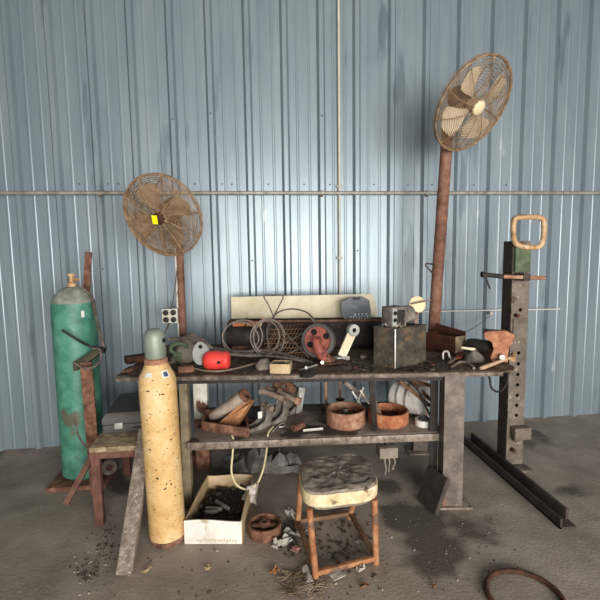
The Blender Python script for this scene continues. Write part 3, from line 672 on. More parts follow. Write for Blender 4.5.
# electrical box on can
p = cq(.36, .60, ctop); 
t = thing('switch_box', 'worn grey electrical switch box with a small motor sitting on the square tin', 'switch box', p)
Mb = rotz(p, math.radians(20)) @ Matrix.Scale(1.12, 4)
MB().box((.105, .095, .115), Mb @ Matrix.Translation((0, -.0, .06)), .004).build('housing', M_brack, t)
MB().box((.03, .006, .10), Mb @ Matrix.Translation((-.034, -.05, .062)), .002).build('face_plate', M_grey, t)
MB().box((.05, .006, .09), Mb @ Matrix.Translation((.012, -.05, .055)), .002).build('cover', M_dark, t)
for k in range(2):
    MB().lathe([(0, 0), (.012, 0), (.012, .005), (0, .005)], Mb @ basis((-.034, -.053, .045+.04*k), (0, -1, 0)), 12).build('socket', M_hole, t)
MB().lathe([(0, 0), (.045, 0), (.052, .01), (.052, .09), (.04, .10), (0, .10)], Mb @ basis((.05, .02, .06), (1, .1, 0)), 22).build('motor', M_brack, t)
MB().tube([Mb @ V((.15, .02, .06)), Mb @ V((.19, .02, .06))], .012, 8).build('shaft', M_rust, t)
dp = W(417, 304.5, 3.12); 
t = thing('cream_disc', 'round cream plastic lid standing behind the switch box', 'lid', V((dp.x, dp.y, TZ)))
Mx = basis(dp, V((-.1, -1, .25))); rr = 8.6*mpp(dp)
MB().lathe([(0, -.012), (rr*.95, -.012), (rr, -.004), (rr, .006), (rr*.93, .012), (0, .016)], Mx, 32).build('lid', M_cream, t)
MB().tube([W(411, 304, 3.08), W(431, 300, 3.06)], .006, 6).build('rod', M_bolt, t)
MB().bar(V((dp.x, dp.y+.02, TZ)), dp+V((0, .02, -.02)), .03, .016).build('stand', M_bolt, t)
# tool tray
pA_ = W(424, 352, 2.98); pB_ = W(454.5, 352.5, 2.93); pC_ = on(467, 349)
p = on(440, 355); x0 = on(426, 350); x1 = on(455, 356)
exx = (x1-x0).normalized(); eyy = V((-exx.y, exx.x, 0)); ln = (x1-x0).length; dd = .12
hf = W(455, 337, x1.y).z-TZ
t = thing('tool_tray', 'open dark red brown metal tray with a tan end beside the vise', 'tool box', x0.lerp(x1, .5)+eyy*dd/2)
def tq(a, b_, z): return x0+exx*a*ln+eyy*b_*dd+V((0, 0, z))
b = MB(); b.loft([[tq(0, 0, 0), tq(1, 0, 0), tq(1, 0, hf), tq(0, 0, hf)], [tq(0, .03, 0), tq(1, .03, 0), tq(1, .03, hf), tq(0, .03, hf)]]); b.build('front_panel', M_tbox, t)
hb = W(440, 324, 3.2).z-TZ
b = MB(); b.loft([[tq(-.02, 1, 0), tq(1, 1, 0), tq(1, 1, hb*.84), tq(-.02, 1, hb)], [tq(-.02, .96, 0), tq(1, .96, 0), tq(1, .96, hb*.84), tq(-.02, .96, hb)]]); b.build('back_panel', M_tbox, t)
b = MB(); b.loft([[tq(1, 0, 0), tq(1, 1, 0), tq(1, 1, hf*.98), tq(1, 0, hf)], [tq(.985, 0, 0), tq(.985, 1, 0), tq(.985, 1, hf*.98), tq(.985, 0, hf)]]); lab(b.build('end_panel', M_brass, t), 'bare tan metal end')
b = MB(); b.loft([[tq(0, 0, 0), tq(0, 1, 0), tq(0, 1, hf), tq(0, 0, hf)], [tq(.015, 0, 0), tq(.015, 1, 0), tq(.015, 1, hf), tq(.015, 0, hf)]]); b.build('end_panel', M_tbox, t)
b = MB(); b.loft([[tq(0, 0, .01), tq(1, 0, .01), tq(1, 1, .01), tq(0, 1, .01)], [tq(0, 0, .02), tq(1, 0, .02), tq(1, 1, .02), tq(0, 1, .02)]]); b.build('bottom_panel', M_tbox, t)
# hanging ring / clip in front of tray
p = on(446, 360); b = MB(); b.tube(crv([p+V((-.02, .0, .006)), p+V((-.015, .01, .05)), p+V((.015, .01, .055)), p+V((.025, 0, .02)), p+V((.03, -.01, .006))], 6), .007, 8); tag(b.build('steel_hook', M_steel), 'small shiny steel hook in front of the open tray', 'hook')
# pliers
p0, p1, p2 = on(449, 365, .012), on(455, 361, .014), on(464, 356.5, .014)
t = thing('pliers', 'pliers with red handles lying in front of the open tray', 'pliers', p1)
for s_ in (-1, 1):
    MB().tube(crv([p1, p1.lerp(p2, .5)+V((0, s_*.018, 0)), p2+V((0, s_*.022, .0))], 5), .008, 8).build('handle', M_redp, t)
    MB().tube(crv([p1, p0.lerp(p1, .5)+V((0, s_*.009, 0)), p0+V((0, s_*.003, 0))], 4), .009, 8).build('jaw', M_bolt, t)
# wrench curve
b = MB(); b.tube(crv([on(452, 368, .008), on(460, 364, .012), on(468, 365, .012), on(474, 369.5, .008)], 6), .009, 8); tag(b.build('bent_bar', M_bolt), 'dull curved steel bar lying near the bench front left of the vise', 'bar')
# dirty funnel
p = on(478, 363); t = thing('oil_funnel', 'dirty grey oil can with a long pale spout near the vise', 'oil can', p)
MB().lathe([(0, 0), (.062, 0), (.066, .015), (.055, .04), (.025, .065), (.012, .085), (0, .086)], Matrix.Translation(p+V((0, .05, 0))), 22).rough(.006, 20).build('body', M_brack, t)
MB().tube([p+V((0, .05, .08)), W(461, 347.5, p.y+.03)], [.011, .007], 8).build('spout', M_board, t)
# vise
p = on(500, 360); t = thing('bench_vise', 'rust orange bench vise bolted to the right end of the bench', 'vise', p)
va = V((-.40, -.92, 0)).normalized()           # towards the viewer
jc = W(498.5, 345, p.y-.02)
sx = mpp(jc); vr = V((-va.y, va.x, 0)); vr = vr if vr.x > 0 else -vr
def vq(a, d, py_): return V((jc.x, jc.y, 0))+vr*a*sx+va*d+V((0, 0, W(499, py_, jc.y).z))
b = MB(); prof_ = [(-14, 332), (-14, 337), (-7, 341), (-5, 348), (-8, 357), (-6, 360), (8, 360), (8, 352), (9, 344), (13, 338), (13, 333), (5, 329.5), (-9, 330.5)]
b.loft([[vq(a, d, y) for a, y in prof_] for d in (0, .02, .05)]); 
b.build('front_jaw', M_vise, t)
b = MB(); b.loft([[vq(a, d, y) for a, y in [(-13, 332), (-13, 337), (-8, 341), (-8, 352), (8, 352), (9, 344), (13, 338), (13, 333)]] for d in (-.03, -.12)]); b.build('rear_jaw', M_dark, t)
b = MB(); b.lathe([(0, 0), (.045, 0), (.05, .02), (.05, .14), (.04, .17), (0, .17)], basis(vq(-6, -.05, 350), -va*.5+vr*-.8, V((0, 0, 1))), 22); b.build('slide_body', M_dark, t)
b = MB(); b.lathe([(0, 0), (.10, 0), (.10, .018), (.07, .03), (.055, .08), (0, .08)], Matrix.Translation(V((jc.x, jc.y+.06, TZ))), 24); b.build('base', M_rustd, t)
MB().tube([vq(2, .06, 354), vq(2, .10, 354)], .018, 10).build('screw', M_steel, t)
# hammer
h0, h1 = on(481, 370.5, .014), on(513, 358.5, .03)
h0 = V(h0); t = thing('ball_peen_hammer', 'ball peen hammer with a worn pale handle by the bench front edge', 'hammer', h0.lerp(h1, .5))
h1 = on(513, 361, .03)
MB().tube([h0.lerp(h1, q) for q in (0, .1, .5, .8, 1)], [.011, .014, .011, .009, .010], 10).build('handle', M_handle, t)
hd = V((.55, .8, .25)).normalized(); hdz = h1
MB().lathe([(0, -.045), (.017, -.045), (.019, -.038), (.014, -.025), (.017, -.01), (.017, .012), (.011, .022), (.016, .034), (.013, .046), (0, .05)], basis(hdz, hd), 16).build('head', M_gold, t)
# loose junk behind: dark pile left of vise
for i, (px_, py_, sz, m_, nm, lb, ct) in enumerate(((432, 366, .045, M_rustd, 'rusty_nut', 'rusty nut on the bench right of the square tin', 'nut'), (415, 372, .03, M_dark, 'rusty_nut', 'small dark nut just right of the square tin foot', 'nut'), (363, 358, .05, M_bolt, 'rusty_nut', 'dull steel nut between the cream lever and the square tin', 'nut'), (355, 368, .035, M_rustd, 'rusty_nut', 'dark nut between the caster plate and the square tin', 'nut'))):
    p = on(px_, py_); tag(MB().lathe([(sz*.25, 0), (sz*.5, 0), (sz*.5, sz*.4), (sz*.25, sz*.4)], rotz(p, .3*i), 6, True).build(nm, m_, None, 20), lb, ct)
b = MB(); rn = random.Random(21)
for k in range(1000):
    if k < 560: q = on(rn.uniform(335, 478), rn.uniform(356, 373))
    else: q = B(rn.uniform(.05, 1.2), rn.uniform(.03, .45), TZ)
    if not (0.02 < (q-BA).dot(bv) < .6): continue
    s_ = rn.uniform(.004, .010)+.012*(rn.random() > .93); b.box((s_*rn.uniform(.6, 2.5), s_, s_*.5), Matrix.Translation(q+V((0, 0, s_*.25))) @ Matrix.Rotation(rn.random()*3, 4, 'Z'))
tag(b.build('metal_shavings', M_scrap, None, 0), 'dark metal shavings and grit strewn over the bench top', 'shavings', None, 'stuff')
# thin wall wire + hanging cable at right
tag(MB().tube([W(408, 312, 3.84), W(500, 310, 3.84), W(560, 309, 3.84)], .0055, 6).build('wall_wire', M_white), 'thin white wire stretched along the wall right of the fan pole', 'wire')
p = W(491, 313, 3.82); tag(MB().lathe([(0, -.02), (.014, -.016), (.014, .012), (0, .02)], Matrix.Translation(p), 10).build('hanging_insulator', M_cond), 'small cream insulator hanging on the thin white wall wire', 'insulator')
tag(MB().tube(crv([W(490, 316, 3.8), W(478, 325, 3.7), W(466, 332, 3.5)], 6), .003, 5).build('slack_wire', M_screw), 'slack grey wire drooping from the wall insulator to the tray', 'wire')
tag(MB().tube(crv([on(489, 366, -.03)+V((0, .05, 0)), W(489.5, 378, 2.78), W(491, 387, 2.78), W(496, 391.5, 2.78), W(502, 390, 2.79), W(507, 383, 2.8), W(508, 372, 2.80)], 6), .007, 8).build('black_cable', M_black), 'black cable looping below the right end of the bench', 'cable')
# ------------------------------------------------------------------ things on the shelf
def sh(px_, py_, dz=0): return Z(px_, py_, SZ)+V((0, 0, dz))
# rusty tray with pipe and board
c1, c2, c3 = sh(203, 430), sh(248, 437), sh(205, 417)
ex, ey = (c2-c1), (c3-c1); c4 = c2+ey
t = thing('angle_iron_frame', 'rusty angle iron frame lying at the left of the lower shelf', 'frame', (c1+c4)/2)
for a_, b_ in ((c1, c2), (c2, c4), (c4, c3), (c3, c1)):
    MB().bar(a_+V((0, 0, .03)), b_+V((0, 0, .03)), .06, .016, V((0, 0, 1)), .003).build('side_rail', M_rust, t)
MB().box((ex.length*.96, ey.length*.9, .008), rotz((c1+c4)/2+V((0, 0, .006)), math.atan2(ex.y, ex.x))).build('floor_plate', M_rustd, t)
q0 = W(213, 417, c1.y+.20); q1 = W(246, 394, c1.y+.10); rr = .042
t = thing('steel_pipe', 'short rusty steel pipe slanting up out of the angle iron frame', 'pipe', q0)
Mx = basis(q0, q1-q0); l_ = (q1-q0).length
MB().lathe([(rr*.85, 0), (rr, 0), (rr, l_), (rr*.85, l_)], Mx, 22, True).build('tube', M_shelf if 0 else mat('dusty_pipe', ['7a6655', '9c8b7b', 'b5a697'], 10, .8, 0, .2, None, ('6b4a38', 8, .58)), t)
MB().lathe([(rr*.8, l_-.03), (rr*1.1, l_-.03), (rr*1.1, l_+.004), (rr*.8, l_+.004)], Mx, 22, True).build('end_collar', M_rust, t)
b = MB(); qs = [W(217, 424, c1.y+.04), W(238, 427, c1.y+.02), W(254, 400, c1.y+.10), W(247, 399, c1.y+.16)]
b.loft([qs, [q-V((.0, -.012, .012)) for q in qs]]); tag(b.build('wooden_board', M_owood), 'bright orange brown board propped in the angle iron frame on the shelf', 'board')
# brackets
def bracket(px_, py_, w_, h_, a_, label):
    p = sh(px_, py_); t = thing('steel_bracket', label, 'bracket', p, 'steel brackets on the shelf')
    M_ = rotz(p, a_)
    b = MB()
    for s_ in (-1, 1):
        pr = [(-.09, 0), (.06, 0), (.10, h_*.55), (.085, h_), (.055, h_), (.035, h_*.34), (-.02, h_*.17), (-.09, h_*.14)]
        b = MB(); b.prism(pr, .009, M_ @ Matrix.Translation((0, s_*w_/2+.0045, 0)) @ Matrix.Rotation(PI/2, 4, 'X')); b.build('side_plate', M_brack, t, 15)
    MB().box((.13, w_, .01), M_ @ Matrix.Translation((-.02, 0, .012)), .002).build('web', M_brack, t)
    MB().lathe([(0, -w_/2-.03), (.02, -w_/2-.03), (.02, w_/2+.02), (0, w_/2+.02)], M_ @ basis((.07, 0, h_*.85), (0, 1, 0)), 14).build('pin', M_bolt, t)
    return t
bracket(258, 428, .07, .16, math.radians(30), 'dark forked steel bracket right beside the orange board on the shelf')
bracket(275, 422, .08, .19, math.radians(35), 'forked steel bracket in the middle of the shelf bracket row')
bracket(291, 412, .07, .18, math.radians(40), 'rearmost forked steel bracket at the right of the bracket row')
for i, (xa, ya, xb, yb, yy, r_, lb) in enumerate(((262, 391, 282, 398, 2.92, .02, 'thick rusty bolt lying on top of the left shelf bracket'), (279, 393, 298, 401, 2.95, .022, 'thick bolt with a pale tip on top of the shelf brackets'), (268, 389, 289, 396, 3.02, .018, 'dull steel bolt behind the other thick bolts on the brackets'))):
    a0, a1 = W(xa, ya, yy+.03), W(xb, yb, yy-.03)
    t = thing('thick_bolt', lb, 'bolt', a0, 'thick bolts on the shelf brackets')
    MB().tube([a0, a1], r_, 12).build('shank', M_bolt, t)
    MB().lathe([(0, -.012), (r_*1.5, -.012), (r_*1.5, .012), (0, .012)], basis(a0, a1-a0), 6).build('head', M_bolt, t)
    MB().lathe([(0, -.014), (r_*1.25, -.014), (r_*1.25, .016), (0, .016)], basis(a1, a1-a0), 12).build('nut', M_ring if i == 1 else M_bolt, t)
p = W(284, 387, 3.1); Mx = basis(p, V((.15, -.55, .8))); tag(MB().lathe([(.02, -.012), (.075, -.012), (.085, 0), (.075, .012), (.02, .014)], Mx, 28, True).build('rusty_flange', M_rust), 'round reddish rusty flange lying on top of the shelf brackets', 'flange')
b = MB(); qs = [sh(296, 414), sh(302, 411), W(305, 388.5, 3.15), W(299, 387, 3.15)]
b.loft([qs, [q+V((0, .012, 0)) for q in qs]]); tag(b.build('perforated_plate', M_grey), 'narrow pale steel plate upright at the end of the brackets', 'plate')
p = sh(260, 424, .07); tag(MB().box((.03, .004, .045), rotz(p+V((0, -.07, .02)), .4)).build('paper_tag', M_white), 'small white paper tag stuck on the shelf bracket', 'tag')
# loose on the shelf
p0, p1 = sh(293.5, 432), sh(303, 428)
t = thing('rusty_spool', 'small rusty spool lying on the bare middle of the shelf', 'spool', p0.lerp(p1, .5))
up = V((0, 0, .022)); MB().lathe([(.008, 0), (.022, 0), (.022, (p1-p0).length), (.008, (p1-p0).length)], basis(p0+up, p1-p0), 16, True).build('sleeve', M_rust, t)
MB().lathe([(0, .004), (.009, .004), (.009, .01), (0, .01)], basis(p0+up, p1-p0), 12).build('bore', M_hole, t)
tag(MB().bar(sh(303, 431.5, .006), sh(323, 429.5, .006), .018, .01, V((0, 0, 1)), .002).build('flat_file', M_steel), 'pale flat steel file lying beside the rusty spool on the shelf', 'file')
tag(MB().tube(crv([sh(273, 432, .005), sh(279, 426, .006), sh(284, 424, .006), sh(284, 427, .006), sh(279, 428, .006)], 5), .004, 6).build('wire_loop', M_steel), 'small pale wire loop lying on the shelf left of the spool', 'wire')
for px_, y0, y1, m_, lb in ((326, 410, 381, M_ring, 'thin rusty rod standing upright on the shelf left of the drums'), (340, 400, 381, M_ring, 'second thin rod standing behind the left rusty drum')):
    p = sh(px_, y0); q = W(px_, y1, p.y); t = thing('upright_rod', lb, 'rod', p, 'upright rods on the shelf')
    MB().tube([p+V((0, 0, .01)), q], .010, 8).build('rod', m_, t); MB().lathe([(0, 0), (.035, 0), (.035, .01), (0, .012)], Matrix.Translation(p), 14).build('foot', M_rustd, t)
# brake drums
def drum(c0x, c0y, wpx, hpx, label, m_, hub):
    p = sh(c0x, c0y); rr = wpx/2*mpp(p); p = p+V((0, rr, 0)); h_ = hpx*mpp(p)
    t = thing('brake_drum', label, 'drum', p, 'rusty brake drums on the shelf')
    Mt_ = Matrix.Translation(p)
    MB().lathe([(0, .006), (rr*.96, 0), (rr, .012), (rr, h_-.01), (rr*1.01, h_-.004), (rr*.98, h_), (rr*.90, h_), (rr*.88, h_-.01), (rr*.88, .03), (0, .024)], Mt_, 44).build('shell', m_, t)
    if hub: MB().lathe([(0, .02), (rr*.46, .02), (rr*.46, h_*.55), (rr*.40, h_*.66), (rr*.15, h_*.70), (rr*.12, h_*.95), (0, h_*.95)], Mt_, 28).build('hub', M_brack, t)
    else: MB().lathe([(.012, .02), (rr*.5, .02), (rr*.45, h_*.4), (rr*.2, h_*.5), (.012, h_*.5)], Mt_, 28, True).build('hub', M_rustd, t)
    return p, rr, h_
dp1 = drum(350, 431, 41, 16, 'left rusty brake drum with a grey hub inside on the shelf', M_ring, True)
dp2 = drum(394.5, 429.5, 42, 13, 'right brake drum of bright orange rust on the shelf', M_rusto, False)
b = MB(); tag(MB().bar(dp2[0]+V((-.075, -.075, .035)), W(371.5, 397.5, dp2[0].y+.05), .05, .016, V((1, 0, 0)), .003).build('flat_bar', M_bolt), 'dull flat bar leaning in the right orange brake drum', 'bar')
tag(MB().bar(sh(366, 414, .09)+V((.02, .1, 0)), W(344, 382, 3.12), .03, .028, V((0, 0, 1)), .003).build('wood_batten', M_wood), 'grey wooden batten sloping behind the left brake drum', 'batten')
for i, (xa, ya, xb, yb, m_, lb) in enumerate(((352, 391, 363, 408, M_white, 'pale broken slat crossing down behind the left brake drum'), (363, 387, 355, 408, M_grey, 'pale grey stick crossing up behind the left brake drum'), (360, 390, 369, 404, M_board, 'cream slat leaning right of the crossed sticks'))):
    tag(MB().bar(W(xa, ya, 3.09-.02*i), W(xb, yb, 3.07-.02*i), .026, .012, V((0, 1, 0)), .002).build('broken_stick', m_), lb, 'slat')
b = MB()
for k in range(60):
    a = rn.random()*2*PI; q = dp2[1]*.8*math.sqrt(rn.random()); s_ = rn.uniform(.008, .02)
    b.box((s_*2, s_, s_*.6), Matrix.Translation(dp2[0]+V((q*math.cos(a), q*math.sin(a), .03+rn.random()*.02))) @ Matrix.Rotation(rn.random()*3, 4, 'Z'))
tag(b.build('rust_flakes', M_rustd, None, 0), 'rust flakes and dirt lying inside the orange brake drum', 'dirt', None, 'stuff')
# white motor lying
a0, a1 = W(397, 394, 3.12), W(424, 402, 2.95); rr = .115
a0.z = max(a0.z, SZ+rr*1.02); a1.z = SZ+rr*1.02; a0.z = SZ+rr*1.02
t = thing('electric_motor', 'dirty white electric motor lying behind the orange brake drum', 'motor', V(((a0.x+a1.x)/2, (a0.y+a1.y)/2, SZ)))
Mx = basis(a0, a1-a0); l_ = (a1-a0).length
MB().lathe([(0, -.02), (rr*.7, -.02), (rr*.95, 0), (rr, .02), (rr, l_-.02), (rr*.96, l_), (rr*.75, l_+.012), (0, l_+.012)], Mx, 32).rough(.006, 12).build('body', mat('dirty_white_casing', ['a1998f', 'c9c3bb', 'dedad4'], 9, .8, 0, .4, None, ('6f655b', 14, .62)), t)
for q in (.3, .62):
    MB().tube([Mx @ V(((rr+.006)*math.cos(a), (rr+.006)*math.sin(a), l_*q)) for a in [2*PI*i/30 for i in range(30)]], .006, 6, True).build('band', M_brack, t)
MB().box((.07, .05, .04), Matrix.Translation(a0.lerp(a1, .35)+V((0, -.02, rr+.01))), .006).rough(.008, 20).build('terminal_box', M_grey, t)
for i, (xa, ya, xb, yb, lb) in enumerate(((405, 379, 432, 386, 'upper brown stick lying across the white motor'), (410, 381, 432, 401, 'long brown stick sloping down over the white motor'), (400, 381, 430, 406, 'lowest brown stick sloping over the end of the white motor'))):
    tag(MB().bar(W(xa, ya, 2.98-.02*i), W(xb, yb, 2.90-.02*i), .022, .02, V((0, 0, 1)), .003).build('wooden_stick', M_strut), lb, 'stick', 'sticks on the white motor')
tag(MB().tube(crv([W(398, 380, 2.98), W(410, 382, 2.9), W(420, 393, 2.85), W(425, 405, 2.82), W(431, 417, 2.78), sh(440, 432, .008)], 8), .007, 8).build('power_cord', M_black), 'black power cord falling from the white motor to the shelf edge', 'cord')
# tape roll
p = sh(427, 428); rr = 8.8*mpp(p); p = p+V((0, rr, 0)); t = thing('tape_roll', 'thick white roll lying flat at the right end of the shelf', 'roll', p)
MB().lathe([(rr*.3, 0), (rr, 0), (rr, .036), (rr*.97, .04), (rr*.3, .04)], Matrix.Translation(p), 30, True).build('roll', M_white, t)
MB().lathe([(rr*.42, .039), (rr*.6, .039), (rr*.6, .044), (rr*.42, .044)], Matrix.Translation(p), 26, True).build('ring', M_black, t)
MB().lathe([(0, .01), (rr*.3, .01), (rr*.3, .039), (0, .039)], Matrix.Translation(p), 20).build('core', M_brack, t)
# box under the shelf
p = W(387, 449, 2.95); t = thing('junction_box', 'dusty grey junction box hanging under the shelf with frayed cords', 'junction box', p-V((0, 0, .04)))
zt_ = W(387, 446, p.y).z; MB().box((.02, .02, SZ-.014-zt_), Matrix.Translation((p.x, p.y, (zt_+SZ-.014)/2))).build('hanger', M_dark, t); MB().box((.13, .09, .075), Matrix.Translation((p.x, p.y, zt_-.035)), .004).build('box', M_canvas, t)
rn2 = random.Random(2)
for dx in (-.03, .0, .035):
    MB().tube(crv([(p.x+dx, p.y-.04, zt_-.07), (p.x+dx*1.1+.004, p.y-.05, zt_-.10), (p.x+dx*.7, p.y-.045, zt_-.13-abs(dx)*.5), (p.x+dx*.9+.008*(dx > 0), p.y-.04, zt_-.17+dx*.6)], 5), .006, 6).build('cord', M_canvas, t)

# yellow rope loop & rags
pts = [sh(232, 437, .01), W(233.5, 441, 2.76), W(232.5, 455, 2.76), W(231.5, 472, 2.75), W(236, 484, 2.74), W(244, 489, 2.74), W(250, 488, 2.74), W(257, 484, 2.74), W(263, 470, 2.75), W(266, 455, 2.76), W(267.5, 440, 2.76), sh(268.5, 434, .01), sh(273, 428, .008)]
tag(MB().tube(crv(pts, 6), .0062, 8).build('yellow_rope', M_rope), 'pale yellow rope looping down from the shelf over the cardboard box', 'rope')
b = MB(); fr = lambda u, v: V((.012*math.sin(9*u+3*v), -.02*math.sin(7*u)-.01*math.cos(11*v), .012*math.sin(5*v+2*u)))
b.sheet((W(240, 503, 2.74), W(256, 506, 2.74), W(260, 484, 2.72), W(247, 483, 2.72)), 14, 12, fr, .006); tag(b.build('dirty_rag', M_rag), 'dirty white rag tied at the bottom of the yellow rope', 'rag')

# ------------------------------------------------------------------ floor things
def fl(px_, py_, dz=0): return Z(px_, py_, 0)+V((0, 0, dz))
# plastic sheet lump under bench
b = MB(); q = [fl(222, 474), fl(304, 474), fl(300, 458), fl(226, 458)]
hr_ = random.Random(12); hh = [[hr_.random() for _ in range(9)] for _ in range(16)]
b.sheet([p_+V((0, 0, .012)) for p_ in q], 13, 6, lambda u, v: V((.03*(hh[round(u*13)][round(v*6)]-.5), .03*(hh[15-round(u*13)][round(v*6)]-.5), max(0, math.sin(PI*u)*math.sin(PI*v))**.5*(.015+.13*hh[round(u*13)][round(v*6)]**1.5))), .004)
tag(MB().tube(crv([fl(236, 466, .008), fl(252, 472, .008), fl(272, 474, .008), fl(292, 472, .008), fl(304, 466, .008)], 6), .007, 8).build('floor_cable', M_hose), 'dark cable lying on the floor along the crumpled plastic sheet', 'cable')
tag(b.build('plastic_sheet', M_tarp, None, 8), 'crumpled grey plastic sheet on the floor under the bench', 'sheet')
# cardboard box
c0, c1 = fl(185, 543.5), fl(242, 543.5); hb = W(185, 520.5, c0.y).z
c3 = Z(208, 475, hb); c2 = Z(252, 475, hb); c3 = V((c3.x, c3.y, 0)); c2 = V((c2.x, c2.y, 0))
t = thing('cardboard_box', 'open cardboard box of scrap on the floor with a white printed front', 'box', (c0+c1+c2+c3)/4)
def wallp(a, b_, m_, name, lbl=None, h0=0):
    d = (b_-a).normalized(); n_ = V((-d.y, d.x, 0))*.006
    b = MB(); b.sheet((a, b_, b_+V((0, 0, hb)), a+V((0, 0, hb))), 8, 4, lambda u, v: V((0, 0, .006*math.sin(5*u)*v)), .006); o = b.build(name, m_, t)
    if lbl: lab(o, lbl)
wallp(c0, c1, M_cardw, 'front_panel', 'white printed front'); wallp(c1, c2, M_card, 'side_panel'); wallp(c2, c3, M_card, 'back_panel'); wallp(c3, c0, M_card, 'side_panel')
b = MB(); b.loft([[p_+V((0, 0, .003)) for p_ in (c0, c1, c2, c3)], [p_+V((0, 0, .009)) for p_ in (c0, c1, c2, c3)]]); b.build('bottom_panel', M_card, t)
for (x0, y0, x1, y1) in ((188, 523, 205, 535),):
    a, b_ = W(x0, y1, c0.y), W(x1, y0, c0.y); f = lambda u, v: c0.lerp(c1, u)+V((0, -.0045, v))
    u0, u1 = .06, .36
    MB().loft([[f(u0, hb*.38), f(u1, hb*.38), f(u1, hb*.92), f(u0, hb*.92)], [f(u0, hb*.38)+V((0, -.001, 0)), f(u1, hb*.38)+V((0, -.001, 0)), f(u1, hb*.92)+V((0, -.001, 0)), f(u0, hb*.92)+V((0, -.001, 0))]]).build('paper_label', M_white, t)
rn = random.Random(9)
for i in range(14):
    u = .22+.68*i/13; p = c0.lerp(c1, u)+V((0, -.0045, hb*(.12+.06*rn.random())))
    MB().box((.009+.006*rn.random(), .0012, .012+.008*rn.random()), Matrix.Translation(p) @ Matrix.Rotation(rn.uniform(-.3, .3), 4, 'Y')).build('printed_mark', mat('faint_print', ['b5a994', 'bfb4a0'], 5, .8, 0, 0), t)
# scrap inside
ci = [(c0*.92+c2*.08), (c1*.92+c3*.08), (c2*.92+c0*.08), (c3*.92+c1*.08)]
b = MB(); b.sheet([p_+V((0, 0, .035)) for p_ in ci], 16, 16, lambda u, v: V((0, 0, .025*noise.noise(V((u*6, v*6, 8)))+.01*v)), .03)
for k in range(90):
    u, v = rn.random(), rn.random(); q = ci[0]*(1-u)*(1-v)+ci[1]*u*(1-v)+ci[2]*u*v+ci[3]*(1-u)*v; s_ = rn.uniform(.01, .03)
    b.box((s_*2, s_*.6, s_*.5), Matrix.Translation(q+V((0, 0, .055+.01*v))) @ Matrix.Rotation(rn.random()*6, 4, V((rn.random(), rn.random(), 1))))
tag(b.build('scrap_heap', M_scrap, None, 20), 'heap of dark metal scrap filling the cardboard box', 'scrap metal', None, 'stuff')
for i, (xa, ya, xb, yb, lb) in enumerate(((206, 508, 222, 509, 'longest dark bar on top of the scrap in the cardboard box'), (216, 501, 229, 509, 'dark bar lying slantwise on the scrap in the cardboard box'), (205, 512, 218, 511, 'frontmost short dark bar on the scrap in the cardboard box'))):
    tag(MB().bar(Z(xa, ya, .09), Z(xb, yb, .09), .022, .014, V((0, 0, 1)), .003).build('scrap_bar', M_brack), lb, 'bar')
# cast pulley wheel
p = fl(265.5, 544); rr = 17.5*mpp(p); p = p+V((0, rr*.98, 0)); h_ = .07
t = thing('cast_pulley', 'rusty cast iron pulley wheel lying on the floor beside the box', 'pulley', p)
Mt = rotz(p, math.radians(-6))
MB().lathe([(rr*.86, .004), (rr*.95, 0), (rr, .01), (rr*.97, h_*.5), (rr, h_-.01), (rr*.97, h_), (rr*.86, h_), (rr*.84, h_-.01), (rr*.84, .01)], Mt, 44, True).build('rim', M_rust, t)
lab(MB().lathe([(0, .012), (rr*.86, .012), (rr*.86, .03), (0, .03)], Mt, 36).build('web', M_rust, t), 'recessed web')
MB().box((rr*1.72, .026, .022), Mt @ Matrix.Translation((0, 0, h_-.022)), .004).build('spoke', M_rust, t)
MB().lathe([(.012, .02), (.03, .02), (.03, h_+.004), (.027, h_+.008), (.012, h_+.008)], Mt, 20, True).build('hub', M_rust, t)
MB().lathe([(0, .03), (.0125, .03), (.0125, h_+.002), (0, h_+.002)], Mt, 14).build('bore', M_hole, t)
# stool
sh_t, sh_b = .445, .36
feet = [fl(316, 580), fl(376, 564), fl(349, 518), fl(297.5, 526)]
corners = [Z(304, 497, sh_t), Z(381, 486, sh_t), Z(368, 453, sh_t), Z(296, 458, sh_t)]
cc = sum(corners, V())/4; cc.z = 0
t = thing('work_stool', 'low steel stool with a worn dark padded seat and cream foam edge', 'stool', cc)
def rsq(sc, z, n=40, e=4.0):
    out = []
    ex_ = ((corners[1]-corners[0])+(corners[2]-corners[3]))/4; ey_ = ((corners[3]-corners[0])+(corners[2]-corners[1]))/4
    for i in range(n):
        a = 2*PI*i/n; c_, s_ = math.cos(a), math.sin(a); q = (abs(c_)**e+abs(s_)**e)**(-1/e)
        p_ = cc+(ex_*c_+ey_*s_)*q*sc*.99; p_.z = z+.006*noise.noise(V((c_*3, s_*3, z*4))); out.append(p_)
    return out
MB().loft([rsq(.93, sh_b), rsq(1.0, sh_b+.012), rsq(1.01, sh_t-.022), rsq(.985, sh_t-.012), rsq(.9, sh_t-.008)]).build('seat_pad', M_foam, t)
b = MB(); rings = [rsq(q_, z_, 64) for q_, z_ in [(.985, sh_t-.016), (.97, sh_t-.004)]+[(.96-.06*i_, sh_t+.003*min(1, i_/3)) for i_ in range(16)]]
b.loft(rings)
for v in b.b.verts: v.co.z += .012*abs(noise.noise(V((v.co.x*9+v.co.y*5, v.co.y*26, 3))))+.006*noise.noise(V((v.co.x*30, v.co.y*40, 1)))
lab(b.build('seat_cover', M_cover, t), 'cracked dark vinyl cover')
MB().loft([rsq(.9, sh_b-.012), rsq(.9, sh_b+.002)]).build('seat_board', M_wood, t)
tops = [cc+(c_-V((cc.x, cc.y, c_.z)))*.86+V((0, 0, 0)) for c_ in corners]
for f_, c_ in zip(feet, tops):
    tp = V((c_.x, c_.y, sh_b+.004)); MB().tube([f_+V((0, 0, .0)), f_.lerp(tp, .5), tp], .0165, 14).build('leg', M_stool, t)
sts = []
